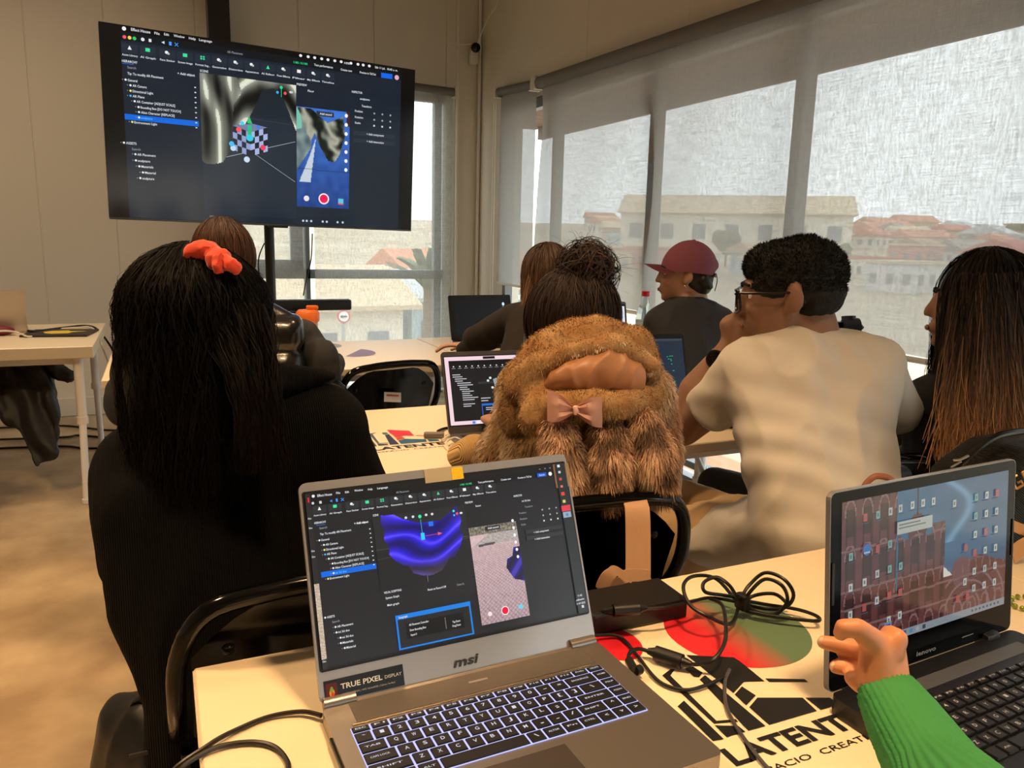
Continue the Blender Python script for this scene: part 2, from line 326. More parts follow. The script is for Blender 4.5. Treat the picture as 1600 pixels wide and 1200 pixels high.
roofc = [(190, 116, 92), (204, 140, 110), (176, 96, 84), (150, 140, 132), (206, 186, 156), (196, 198, 200), (180, 150, 120)]
wallc = [(222, 214, 198), (198, 170, 150), (206, 206, 204), (214, 190, 150), (170, 190, 196), (196, 140, 128)]
mat('far_window', (128, 134, 138), .3)
def house(x, y, w, d, h, rz, rc, wc, label, flat=False, wn=4):
    z = hz(x, y) - .4; t = thing('house', label, 'house', (x, y, z), rz, 'houses of the town below')
    B().box((w, d, h + .4), (0, 0, h / 2 + .2)).out('wall', mat('render_%d' % wc, wallc[wc], .85), t)
    rb = B(); hh = h + .4
    if flat: rb.box((w + .3, d + .3, .25), (0, 0, hh + .1))
    else:
        rw, rd, rh = w / 2 + .5, d / 2 + .5, min(w, d) * .24
        pr = [(-rd, hh), (0, hh + rh), (rd, hh), (rd, hh - .15), (-rd, hh - .15)]
        lo = [rb.bm.verts.new((-rw, a, b)) for a, b in pr]; hi = [rb.bm.verts.new((rw, a, b)) for a, b in pr]
        rb.bm.faces.new(lo); rb.bm.faces.new(hi[::-1])
        for i in range(5): rb.bm.faces.new((lo[i], hi[i], hi[(i + 1) % 5], lo[(i + 1) % 5]))
    rb.out('roof', mat('roof_%d' % rc, roofc[rc], .8, bump=(3, .3, .05)), t)
    for k in range(wn):
        for sx, ax in ((-1, 'x'), (-1, 'y')):
            s = (k + .5) / wn - .5
            if ax == 'y': B().box((w / wn * .4, .08, h * .36), (s * w, -d / 2 - .02, h * .62)).out('window', mat('far_window', (128, 134, 138), .3), t)
            elif k < 3: B().box((.08, d / wn * .4, h * .36), (-w / 2 - .02, s * d, h * .62)).out('window', MATS['far_window'], t)
    return t
def tree(x, y, h, label, c=(112, 120, 84), palm=False, z=None, g='trees of the town below'):
    z = hz(x, y) if z is None else z; t = thing('palm_tree' if palm else 'tree', label, 'tree', (x, y, z), 0, g)
    B().cyl((0, 0, -.3), (0, 0, h * .55), h * .035, h * .025, 8).out('trunk', mat('bark', (112, 92, 72), .9), t)
    M = mat('leaf_%d_%d' % c[:2], c, .8, var=(1.5, tuple(int(k * .72) for k in c)))
    if palm:
        b = B()
        for k in range(26):
            a = k * 2.4; el = .75 + .7 * random.random(); L = h * .34; d = Vector((math.cos(a), math.sin(a), 0)); p0 = Vector((0, 0, h * .55))
            pts = [p0 + d * L * s * math.cos(el) + Vector((0, 0, L * (math.sin(el) * s - .35 * s * s))) for s in (0, .3, .6, 1)]
            b.ribbon(pts, d.cross(Vector((0, 0, 1)))[:], h * .05, .01, step=3)
        b.out('fronds', M, t)
    else:
        b = B()
        for k in range(9): b.sph((random.uniform(-1, 1) * h * .22, random.uniform(-1, 1) * h * .22, h * (.5 + .3 * random.random())), h * random.uniform(.14, .26), u=10, v=7)
        for v in b.bm.verts: v.co += Vector(noise.noise_vector(v.co * (6 / h))) * h * .08
        b.out('crown', M, t)
    return t
# large tan-roofed building across the road, directly outside the long window
tan = house(74, 88, 30, 11, 5.6, -.72, 4, 0, 'long tan roofed building across the road behind the left half of the wide blind', wn=7)
random.seed(21)
SIDE = ['near row', 'middle row', 'far row']
placed = [(74, 88, 19)]; tint = ['cream', 'pink', 'grey', 'yellow', 'pale blue', 'rose']
n_ = ['terracotta', 'salmon', 'brick red', 'grey', 'sand coloured', 'pale metal', 'brown']
LAB_T = {}
for i in range(1400):
    a = random.uniform(-.32, 1.05); r = 70 * (3.3 ** random.random()); x = r * math.cos(a); y = r * math.sin(a); s_ = random.uniform(3.6, 6.2) * (.8 + r / 260)
    if len(placed) > 140 or any(math.hypot(x - p, y - q) < s_ + k for p, q, k in placed): continue
    placed.append((x, y, s_ * .6)); rc = random.choice([0, 1, 2, 3, 4, 5, 6, 0, 1, 4]); wc = random.randrange(6); side = 'left' if a > .7 else 'middle' if a > .25 else 'right'
    house(x, y, s_ * 1.0, s_ * .75, random.uniform(1.8, 2.8), random.uniform(-.4, .4), rc, wc, '%s roofed %s house, %s, %s of town' % (n_[rc], tint[wc], SIDE[0 if r < 95 else 1 if r < 150 else 2], side), flat=random.random() < .2, wn=3)
for i in range(30):
    a = random.uniform(-.25, 1.0); r = 50 * (3.6 ** random.random()); x = r * math.cos(a); y = r * math.sin(a)
    if x < 24 or any(math.hypot(x - p, y - q) < 3 + k for p, q, k in placed): continue
    placed.append((x, y, 3)); tree(x, y, random.uniform(2.5, 5), 'rounded green tree among the town houses, %s, %s' % (SIDE[0 if r < 95 else 1 if r < 150 else 2], 'left' if a > .7 else 'middle' if a > .25 else 'right'))
tree(52, 14, 6, 'reddish purple flowering tree across the road behind the man in the white shirt', (132, 92, 104))
tree(44, 4, 7, 'broad olive green tree across the road near the long haired woman', (128, 130, 84))
from collections import defaultdict
same = defaultdict(list)
for o in COL.objects:
    if o.get('label') and o.get('category') in ('house', 'tree') and ' row' in o['label']: same[o['label']].append(o)
for k, os_ in same.items():
    if len(os_) > 1:
        os_.sort(key=lambda o: -math.atan2(o.location.y, o.location.x)); n = len(os_)
        nm = {2: ['left', 'right'], 3: ['left', 'middle', 'right']}.get(n, ['leftmost', 'second', 'third', 'fourth', 'fifth', 'sixth', 'seventh', 'eighth'][:n])
        for o, w in zip(os_, nm): o['label'] = k + ', %s of %s' % (w, ['', '', 'two', 'three', 'four', 'five', 'six', 'seven', 'eight'][n])
# low wall / dirt bank right outside the long window
structure(B().box((.25, 46, .9), (9.2, 5, GZ + .4), bev=.02).out('ground_wall_bank', mat('clay_wall', (176, 132, 106), .9, var=(1, (196, 156, 128)))))
structure(B().box((6.2, 60, .1), (5.9, 5, GZ + .02)).out('ground_yard', mat('clay_yard', (214, 200, 186), .95, var=(.6, (200, 184, 168)))))
# seen through the back window
house(3.6, 27, 7, 5, 2.4, .1, 4, 0, 'sand roofed cream house seen through the back window', wn=4)
house(-7, 34, 8, 6, 2.6, -.1, 6, 4, 'brown roofed house at the left of the back window', wn=4)
house(15.5, 42, 8, 5, 2.8, .15, 1, 3, 'orange roofed yellow house at the right of the back window', wn=4)
house(10.2, 30, 4, 4, 2.4, .15, 5, 4, 'pale metal roofed turquoise house beside the palm in the back window', wn=3)
tree(7.1, 21.5, 5.6, 'palm tree with upright fronds seen through the back window', (128, 140, 104), palm=True, g=None)
bs = thing('hedge', 'low green hedge by the street outside the back window', 'hedge', (5.2, 15.5, GZ), .1); b = B()
for k in range(60): b.sph((random.uniform(-3.5, 3.5), random.uniform(-.8, .8), random.uniform(.2, 1.3)), random.uniform(.25, .5), u=9, v=6)
for v in b.bm.verts: v.co += Vector(noise.noise_vector(v.co * 3)) * .2
b.out('foliage', mat('hedge_leaf', (138, 142, 116), .85, var=(3, (112, 118, 92))), bs)
fn = thing('fence', 'low white fence along the street beyond the back window', 'fence', (5.6, 19.5, GZ), -.25)
for k in range(16): B().box((.34, .05, .8), (-3.2 + .4 * k, 0, .45), bev=.01, seg=1).out('fence_panel', mat('fence_white', (238, 238, 234), .6), fn)
sp = P(536, 494, 13.5); t = thing('traffic_sign', 'round red and white traffic sign on a post outside the back window', 'sign', (sp.x, sp.y, GZ))
B().cyl((0, 0, 0), (0, 0, sp.z - GZ), .035, n=8).out('post', mat('sign_post', (170, 170, 168), .5), t)
rr = Euler((math.pi / 2, 0, 0)).to_matrix()
B().cyl((0, -.04, sp.z - GZ), (0, -.06, sp.z - GZ), .115, n=28).out('rim', mat('sign_red', (206, 60, 60), .5), t)
B().cyl((0, -.06, sp.z - GZ), (0, -.066, sp.z - GZ), .088, n=28).out('face', mat('sign_white', (240, 240, 240), .5), t)
B().box((.11, .006, .025), (0, -.07, sp.z - GZ)).prism([(-.02, -.03), (.03, 0), (-.02, .03)], .006, Matrix.Translation((-.04, -.066, sp.z - GZ)) @ Matrix.Rotation(math.pi, 4, 'Z') @ Matrix.Rotation(math.pi / 2, 4, 'X')).out('arrow', mat('sign_dark', (50, 50, 60), .5), t)
# ------------------------------------------------------------------ tables
T = .74
M_top = mat('white_laminate', (240, 222, 190), .38)
M_edge = mat('laminate_edge', (206, 194, 172), .5)
M_leg = mat('white_enamel', (228, 226, 222), .3)
M_print = vmat('ink_print', .45)
def table(label, x0, x1, y0, y1, th=.03, z=T, spl=1.0):
    t = thing('table', label, 'table', ((x0 + x1) / 2, (y0 + y1) / 2, 0), group='white folding tables'); hx, hy = (x1 - x0) / 2, (y1 - y0) / 2
    B().box((x1 - x0, y1 - y0, th), (0, 0, z - th / 2), bev=.002, seg=1).out('tabletop', M_top, t)
    B().box((x1 - x0 - .004, .002, th - .006), (0, -hy - .0008, z - th / 2)).box((.002, y1 - y0 - .004, th - .006), (-hx - .0008, 0, z - th / 2)).out('edge_band', M_edge, t)
    [B().box((x1 - x0 - .14, .02, .035), (0, s * (hy - .08), z - th - .018)).out('apron', M_leg, t) for s in (-1, 1)]
    for sx in (-1, 1):
        for sy in (-1, 1):
            xx = sx * (hx - .07); yy = sy * (hy - .05); lg = B().cyl((xx, yy, .37), (xx, yy, z - th), .021).cyl((xx, yy * spl, 0), (xx, yy, .40), .0165).out('leg', M_leg, t, smooth=True)
            B().cyl((xx, yy, .365), (xx, yy, .40), .026).out('collar', M_leg, lg, smooth=True)
            B().cyl((xx, yy * spl, 0.001), (xx, yy * spl, .02), .021).out('foot_cap', M_leg, lg, smooth=True)
        xx = sx * (hx - .07)
        if spl == 1: B().cyl((xx, -hy + .05, .12), (xx, hy - .05, .12), .01).cyl((xx, 0, .12), (xx - sx * .32, 0, z - th), .009).out('brace', M_leg, t, smooth=True)
    return t
tA = table('light wood look table at the left under the silver laptop, black jacket beneath', -1.9, -.30, 4.03, 5.04, .055, spl=1.2)
tN = table('nearest white table, under the open silver gaming laptop', .0124, 1.262, .30, .952)
tN2 = table('white table at the right edge under the right half of the black laptop', 1.266, 2.2, .30, .952)
tB = table('middle row white table in front of the fur hooded woman', -.06, 1.20, 1.63, 2.31)
tB2 = table('middle row white table in front of the man in the white shirt', 1.205, 1.9, 1.63, 2.31)
tC = table('back row white table with grey and purple print behind the empty folding chair', -.21, 1.235, 3.08, 3.93)
tD = table('back row white table in front of the window, under two open laptops', 1.245, 2.30, 3.12, 3.96)
# printed logo ------------------------------------------------------------
K = srgb(22, 22, 24)
LOGO = dict(a=[(.6024,.7448),(.6571,.7164),(.6582,.7055),(.6552,.6572),(.6301,.6662),(.6018,.6518)], a2=[(.5809,.7193),(.5933,.7188),(.5958,.702),(.5846,.6955),(.5795,.6989)],
 b=[(.595,.6966),(.5824,.6912),(.5682,.5873),(.5924,.5868)], c=[(.5624,.7245),(.5442,.7164),(.541,.6127),(.569,.6047),(.5696,.6099),(.5471,.6155),(.5537,.7125),(.5678,.7224)],
 d=[(.5367,.662),(.5227,.6554),(.5198,.588),(.5333,.5864)], e=[(.5398,.6096),(.5382,.5877),(.5643,.5872),(.5638,.5986)], f=[(.6212,.6592),(.6012,.6488),(.5989,.626),(.6238,.6375)],
 g=[(.6223,.6333),(.5998,.6218),(.5977,.5868),(.6686,.5859),(.6732,.6125)], h=[(.6762,.6112),(.6743,.5855),(.7029,.5853),(.7038,.5999)], i=[(.6602,.6621),(.7054,.6419),(.705,.6356),(.6596,.6541)])
def tess(pts):
    from mathutils.geometry import tessellate_polygon
    return tessellate_polygon([[Vector((x, y, 0)) for x, y in pts]])
class Flat:
    def __init__(s): s.V = []; s.F = []; s.C = []
    def poly(s, pts, c, z=0):
        k = len(s.V); s.V += [(x, y, z) for x, y in pts]
        for t in tess(pts): s.F.append(tuple(k + i for i in t)); s.C.append(c)
        return s
    def disc(s, cx, cy, rx, ry, c, z=0, n=40, a0=0, a1=2 * math.pi): return s.poly([(cx + rx * math.cos(a0 + (a1 - a0) * i / n), cy + ry * math.sin(a0 + (a1 - a0) * i / n)) for i in range(n)], c, z)
    def rect(s, x, y, w, h, c, z=0): return s.poly([(x, y), (x + w, y), (x + w, y + h), (x, y + h)], c, z)
    def text(s, x, y, w, h, st, c, z=0, bold=0, shear=0, cap=.7):
        V, Fc = text_geo(st, bold, shear)
        if not len(V): return s
        k = len(s.V); sx = w / max(V[:, 0].max(), 1e-3) if w else h / cap; sy = h / cap
        s.V += [(x + a * sx, y + b * sy, z) for a, b in V]; s.F += [tuple(k + i for i in f) for f in Fc]; s.C += [c] * len(Fc); return s
    def out(s, name, m, parent=None, **kw):
        return flat_mesh(name, s.V, s.F, s.C, m, parent, **kw)
def logo(parent, dx, dy, cols, discs=False):
    f = Flat(); L = parent.location; ox, oy = dx - L.x, dy - L.y; z = T + .0006
    if discs:
        R1, R2, G = srgb(206, 24, 40), srgb(214, 40, 50), srgb(96, 122, 92)
        cx, cy, r = .711 + ox, .775 + oy, .101; rg = lambda q: tuple(R2[i] * (1 - q) + G[i] * q for i in range(3))
        n = 40
        for k in range(n):   # the disc is printed as a red to green blend
            x0 = cx - r + 2 * r * k / n; x1 = cx - r + 2 * r * (k + 1) / n; pt = []
            for x in np.linspace(x0, x1, 5): pt.append((x, cy + math.sqrt(max(0, r * r - (x - cx) ** 2)) * .98))
            for x in np.linspace(x1, x0, 5): pt.append((x, cy - math.sqrt(max(0, r * r - (x - cx) ** 2)) * .98))
            f.poly(pt, rg(min(1, max(0, (k - 10) / 13))), z - .0003)
        f.disc(.530 + ox, .808 + oy, .036, .046, R1, z - .0003)
    for k, p in LOGO.items(): f.poly([(x + ox, y + oy) for x, y in p], cols.get(k, cols['*']), z)
    if not discs: f.poly([(x + ox, y + oy) for x, y in [(.604,.744),(.62,.736),(.648,.70),(.655,.66),(.63,.668),(.60,.70)]], srgb(206, 40, 66), z + .0002)
    f.text(.516 + ox, .5465 + oy, .192, .0265, 'LATENTE', cols['t'], z, bold=.035); f.text(.521 + ox, .5245 + oy, .192, .0085, 'ESPACIO  CREATIVO', cols['t'], z, bold=.004)
    f.out('printed_logo', M_print, parent)
logo(tN, 0, 0, {'*': K, 't': K}, True)
logo(tB, -.047, 1.30, {'*': srgb(40, 44, 74), 't': srgb(26, 26, 30), 'a': srgb(206, 58, 48), 'a2': srgb(44, 120, 112), 'f': srgb(196, 62, 46), 'g': srgb(40, 92, 124), 'i': srgb(206, 74, 40), 'h': srgb(40, 92, 124), 'c': srgb(60, 84, 96), 'd': srgb(40, 44, 74)})
f = Flat(); L = tC.location; z = T + .0006; q = Vector((.74, 3.62)); f.disc(q.x - L.x, q.y + .16 - L.y, .06, .085, srgb(146, 140, 124), z); f.disc(q.x + .06 - L.x, q.y - .1 - L.y, .10, .13, srgb(120, 84, 120), z, a0=-2.2, a1=1.0); f.out('printed_logo', M_print, tC)
f = Flat(); f.disc(.735 - tN.location.x, .452 - tN.location.y, .03, .04, srgb(50, 44, 84), z); f.out('printed_dot', M_print, tN)
# ------------------------------------------------------------------ folding chairs
M_chair = mat('black_enamel', (4, 4, 5), .12, Specular_IOR_Level=.4)
def chair_proto(label):
    t = thing('folding_chair', label, 'chair', group='black folding chairs')
    up = [(.205, .36, 0), (.205, .20, .42), (.205, .03, .62), (.20, -.01, .72), (.165, -.03, .785), (.09, -.035, .80), (0, -.036, .803)]
    path = up + [(-x, y, z) for x, y, z in up[::-1][1:]]
    B().tube(path, .0125, 10, step=5).out('tube_frame', M_chair, t, smooth=True)
    for s in (-1, 1):
        lg = B().tube([(s * .185, .22, .44), (s * .185, .02, .2), (s * .185, -.14, 0)], .0115, 8, step=2).out('leg', M_chair, t, smooth=True)
        B().cyl((s * .185, -.145, 0), (s * .185, -.128, .03), .015).out('foot_cap', M_black, lg)
        B().cyl((s * .205, .362, .0), (s * .205, .35, .03), .0155).out('foot_cap', M_black, t)
        B().box((.012, .02, .10), (s * .197, .06, .5), bev=.002).out('hinge', M_chair, t)
    b = B(); N, K = 14, 8; Vv = []                  # pressed back panel, curved, with rounded top corners
    for i in range(N + 1):
        u = -1 + 2 * i / N; xx = u * .185; top = .785 - .07 * max(0, abs(u) - .45) ** 1.7 / .55 ** 1.7
        Vv.append([b.bm.verts.new((xx, -.028 * (1 - u * u) - .004 + .05 * (1 - k / K) ** 1.4 + (.008 * math.sin(k / K * math.pi)), .575 + (top - .575) * k / K)) for k in range(K + 1)])
    for i in range(N):
        for k in range(K): b.bm.faces.new((Vv[i][k], Vv[i + 1][k], Vv[i + 1][k + 1], Vv[i][k + 1]))
    bmesh.ops.solidify(b.bm, geom=b.bm.faces[:], thickness=.006)
    bp = b.out('backrest', M_chair, t, smooth=True)
    for s in (-1, 1):
        for z in (.61, .72): B().sph((s * .14, -.012 + .04 * (.8 - z) * 2, z), (.009, .005, .009), u=10, v=6).out('rivet', M_chair, bp, smooth=True)
    B().box((.37, .36, .022), (0, .20, .445), bev=.01).out('seat', M_chair, t, smooth=True)
    B().cyl((-.2, .30, .16), (.2, .30, .16), .009).out('crossbar', M_chair, t, smooth=True); B().cyl((-.18, -.02, .14), (.18, -.02, .14), .009).out('crossbar', M_chair, t, smooth=True)
    return t
c0 = chair_proto('black folding chair nearest the camera, carrying the woman in the black coat')
spots = [((.195, .99), 0.02, None), ((.67, 1.135), -.10, 'black folding chair under the fur coat, fabric belt hanging over its back'),
 ((.735, 2.66), .25, 'empty black folding chair with a small white sticker, in the middle row'),
 ((1.37, 1.16), -.12, 'black folding chair behind the man in the white shirt'),
 ((1.74, 1.22), .1, 'black folding chair under the long haired woman, carrying the black backpack'),
 ((-.95, 3.70), .1, 'black folding chair under the left table, carrying the black jacket'),
 ((.33, 2.43), 0, 'black folding chair under the woman in the leather vest'),
 ((1.52, 2.72), 0, 'black folding chair under the person leaning over the back table'),
 ((2.02, 2.62), 0, 'black folding chair under the woman with the maroon cap')]
chairs = [c0]
for i, ((x, y), rz, lab) in enumerate(spots):
    c = c0 if i == 0 else copy_tree(c0)
    c.location = (x, y, 0); c.scale = (1, 1, 1.03); c.rotation_euler = (0, 0, rz)
    if lab: c['label'] = lab
    if i: chairs.append(c)
f = Flat(); f.rect(-.045, 0, .07, .034, srgb(226, 222, 220)); f.text(-.04, .018, .05, .006, 'FOLDING CHAIR', srgb(200, 60, 60)) if False else f.rect(-.035, .02, .05, .006, srgb(200, 70, 70), .0004)
st = f.out('sticker', M_print, chairs[2], loc=(0.0, -.0365, .67), rot=(math.radians(78), math.radians(8), 0)); st['label'] = 'white sticker with a red line of print'
# ------------------------------------------------------------------ television on its stand
def screen_frame(): pass
TVW = 1.67; TVH = .945
tv_rot = Matrix.Rotation(.101, 4, 'Z') @ Matrix.Rotation(.043, 4, 'X') @ Matrix.Rotation(.011, 4, 'Y')
tv = thing('television', 'large flat television on a stand showing a dark editing app', 'television', (.619, 4.611, 1.793)); tv.rotation_euler = tv_rot.to_euler()
B().box((TVW, .04, TVH), (0, .022, 0), bev=.006).out('casing', mat('tv_casing', (14, 14, 15), .3), tv)
B().box((TVW, .012, .012), (0, -.002, -TVH / 2 + .004), bev=.002).out('bottom_trim', mat('tv_trim', (96, 98, 102), .3, .8), tv)
B().box((.11, .02, .012), (.02, 0, -TVH / 2 - .006), bev=.003).out('sensor_strip', M_black, tv)
ts = thing('television_stand', 'black steel television stand with a shelf bar behind the back table', 'stand', (.60, 4.78, 0))
B().cyl((0, 0, .03), (0, 0, 1.6), .028, n=20).out('pole', mat('stand_black', (10, 10, 11), .35), ts, smooth=True)
B().box((.5, .03, .34), (-.1, -.0, 1.75), bev=.004).out('mount_plate', M_black, ts)
B().box((.9, .5, .03), (0, 0, .015), bev=.008).out('base', M_black, ts)
sp0, sp1 = P(430, 470, 4.75), P(533, 470, 4.95)
tag(B().box((.95, .07, .065), (sp1.x - .475, 4.70, sp1.z), bev=.012).out('soundbar', mat('soundbar_black', (20, 20, 21), .5), smooth=True), 'black soundbar lying across the television stand under the screen', 'speaker')
ts2 = B().box((.5, .16, .012), (0, -.05, sp1.z - .042), bev=.003).out('shelf', M_black, ts)
for lb, pts, r_ in (('left of the two long black cables hanging below the television', [(302, 350, 5.6), (298, 380, 5.7), (301, 430, 5.75), (308, 520, 5.8)], .005), ('right of the two long black cables hanging below the television', [(309, 352, 5.6), (312, 399, 5.7), (309, 440, 5.75), (313, 520, 5.8)], .004),
    ('short black cable looping beside the television stand pole', [(413, 380, 4.85), (404, 405, 4.85), (406, 440, 4.85), (410, 470, 4.85)], .004), ('thin black cable hanging right of the television stand pole', [(488, 365, 4.9), (486, 405, 4.95), (478, 440, 4.95), (474, 462, 4.95)], .004)):
    tag(B().tube([P(*p) for p in pts], r_).out('cable', M_black, smooth=True), lb, 'cable')
# ------------------------------------------------------------------ user interface drawings (1600 x 900 units)
M_scrTV = vmat('tv_screen', .14, emit=1.05); M_scr = vmat('matte_screen', .3, emit=1.1); M_scrG = vmat('glossy_screen', .1, emit=.62)
class UI(Flat):
    def __init__(s, w, h, skew=False): super().__init__(); s.w, s.h = w, h; s.lay = 0; s.ras = []
    def pt(s, x, y): return ((x / 1600 - .5) * s.w, (.5 - y / 900) * s.h)
    def quad(s, pts, c, z=None): s.lay += 1; return s.poly([s.pt(*p) for p in pts], srgb(*c), s.lay * 1.2e-5)
    def box(s, x, y, w, h, c): return s.quad([(x, y), (x + w, y), (x + w, y + h), (x, y + h)], c)
    def ell(s, x, y, r, c, ry=None): return s.quad([(x + r * math.cos(a), y + (ry or r) * math.sin(a)) for a in [2 * math.pi * k / 20 for k in range(20)]], c)
    def line(s, x0, y0, x1, y1, w, c):
        d = Vector((x1 - x0, y1 - y0)).normalized() * w / 2; return s.quad([(x0 - d.y, y0 + d.x), (x1 - d.y, y1 + d.x), (x1 + d.y, y1 - d.x), (x0 + d.y, y0 - d.x)], c)
    def txt(s, x, y, w, st, c, h=None, bold=.012):
        s.lay += 1; a, b = s.pt(x, y + (h or 10) / 2); return s.text(a, b, w / 1600 * s.w, (h or 10) / 900 * s.h, st, srgb(*c), s.lay * 1.2e-5, bold=bold)
    def raster(s, x, y, w, h, nx, ny, fn):
        "picture region as a fine grid of flat colour cells; fn(u,v)->(n,3) sRGB 0-255, u,v in 0..1, alpha<0 drops the cell"
        s.lay += 1; z = s.lay * 1.2e-5; U, Vv = np.meshgrid((np.arange(nx) + .5) / nx, (np.arange(ny) + .5) / ny); c = fn(U.ravel(), Vv.ravel())
        s.ras.append((x, y, w, h, nx, ny, c, z))
    def build(s, name, m, parent, loc, rot):
        V = list(s.V); Fc = list(s.F); C = list(s.C)
        for x, y, w, h, nx, ny, c, z in s.ras:
            k = len(V)
            for j in range(ny + 1):
                for i in range(nx + 1): a, b = s.pt(x + w * i / nx, y + h * j / ny); V.append((a, b, z))
            q = 0
            for j in range(ny):
                for i in range(nx):
                    if c[q, 0] >= 0:
                        p = k + j * (nx + 1) + i; Fc.append((p, p + nx + 1, p + nx + 2, p + 1)); C.append(srgb(*c[q]))
                    q += 1
        return flat_mesh(name, V, Fc, C, m, parent, loc=loc, rot=rot)
def inpoly(px, py, poly):
    ins = np.zeros(len(px), bool); n = len(poly)
    for i in range(n):
        x0, y0 = poly[i]; x1, y1 = poly[(i + 1) % n]
        c = ((y0 > py) != (y1 > py)) & (px < (x1 - x0) * (py - y0) / ((y1 - y0) or 1e-9) + x0); ins ^= c
    return ins
COLS = {'W': (222, 226, 230), 'G': (140, 146, 152), 'N': (30, 200, 120), 'C': (90, 190, 240)}
MT='67,15,79,Effect House,W|169,13,22,File,W|218,14,22,Edit,W|270,12,48,Window,W|346,14,26,Help,W|399,14,61,Language,W|503,50,76,AR Placement,G|36,157,62,HIERARCHY,W|248,188,78,+ Add object,W|59,187,42,Search,G|59,219,169,Tip: To modify AR Placement,W|62,250,43,General,W|83,277,65,AR Camera,W|83,303,95,Directional Light,W|84,327,52,AR Plane,W|101,352,180,AR Container [ADJUST SCALE],W|118,380,188,Bounding Box [DO NOT TOUCH],W|119,404,157,Alien Character [REPLACE],W|118,430,60,mi 3d dos,C|86,454,105,Environment Light,W|50,647,41,ASSETS,W|74,675,39,Search,G|98,703,85,AR Placement,W|100,731,60,mi 3d dos,W|118,761,59,mi 3d dos,W|117,788,56,Materials,W|134,816,49,Material,W|356,159,31,SCENE,W|907,159,49,PREVIEW,W|969,185,34,Scout,W|1223,159,56,INSPECTOR,W|1273,194,56,mi 3d dos,W|1285,231,53,Transform,G|1242,263,46,Position,G|1242,298,47,Rotation,G|1243,331,31,Scale,G|1318,387,103,+ Add component,G|1318,427,103,+ Add interaction,G|891,52,74,0 MB / 8.0 MB,N|1005,52,101,Test performance,W|1155,53,67,Create new,W|1268,55,94,Preview in TikTok,W|366,577,99,VISUAL SCRIPTING,W|372,606,76,System Graph,W|377,644,66,Main graph,W|615,603,109,Reset on Record Off,W|789,605,44,Search,G|482,767,114,AR Placement Controller,W|483,795,94,Show Bounding Box,W|486,820,34,Input 0,W|732,798,47,Tap Event,W|729,819,50,Drag Event,W|1545,797,30,11:42,W|1529,828,59,11-07-2025,G|362,197,39,Show 2D,G|384,531,24,50%,G'
TT='137,14,84,Effect House,W|239,15,23,File,W|282,13,22,Edit,W|325,13,50,Window,W|394,14,32,Help,W|441,14,61,Language,W|574,51,75,AR Placement,G|91,160,67,HIERARCHY,W|336,184,80,+ Add object,W|113,186,38,Search,G|112,214,159,Tip: To modify AR Placement,W|112,244,42,General,W|132,267,62,AR Camera,W|131,292,91,Directional Light,W|130,315,52,AR Plane,W|147,338,172,AR Container [ADJUST SCALE],W|163,363,182,Bounding Box [DO NOT TOUCH],W|164,386,151,Alien Character [REPLACE],W|163,411,51,sculpture,C|132,435,102,Environment Light,W|91,535,46,ASSETS,W|115,561,39,Search,G|139,585,82,AR Placement,W|140,614,55,sculpture,W|154,641,54,Materials,W|169,669,49,Material,W|156,697,54,sculpture,W|441,158,39,SCENE,W|924,161,54,PREVIEW,W|983,187,34,Floor,W|1227,162,60,INSPECTOR,W|1274,193,56,sculpture,W|1284,230,57,Transform,W|1246,260,44,Position,W|1246,292,47,Rotation,W|1246,322,33,Scale,W|1315,376,102,+ Add component,W|1316,415,102,+ Add interaction,W|907,54,75,0 MB / 8.0 MB,N|1017,52,102,Test performance,W|1163,56,64,Create new,W|1271,56,94,Preview in TikTok,W|1358,18,135,Sáb 11 jul.  10:45 a. m.,W|1183,20,30,10%,W|448,194,34,Show 2D,G|467,868,24,50%,G'
LAB = "Asset Library|AI Graph|Face Sticker|Screen Image|Portrait Seg...|Generative|Distortion|Appearance|AI Editor|Post Effects|Filter|My Effects|Timeline".split('|')
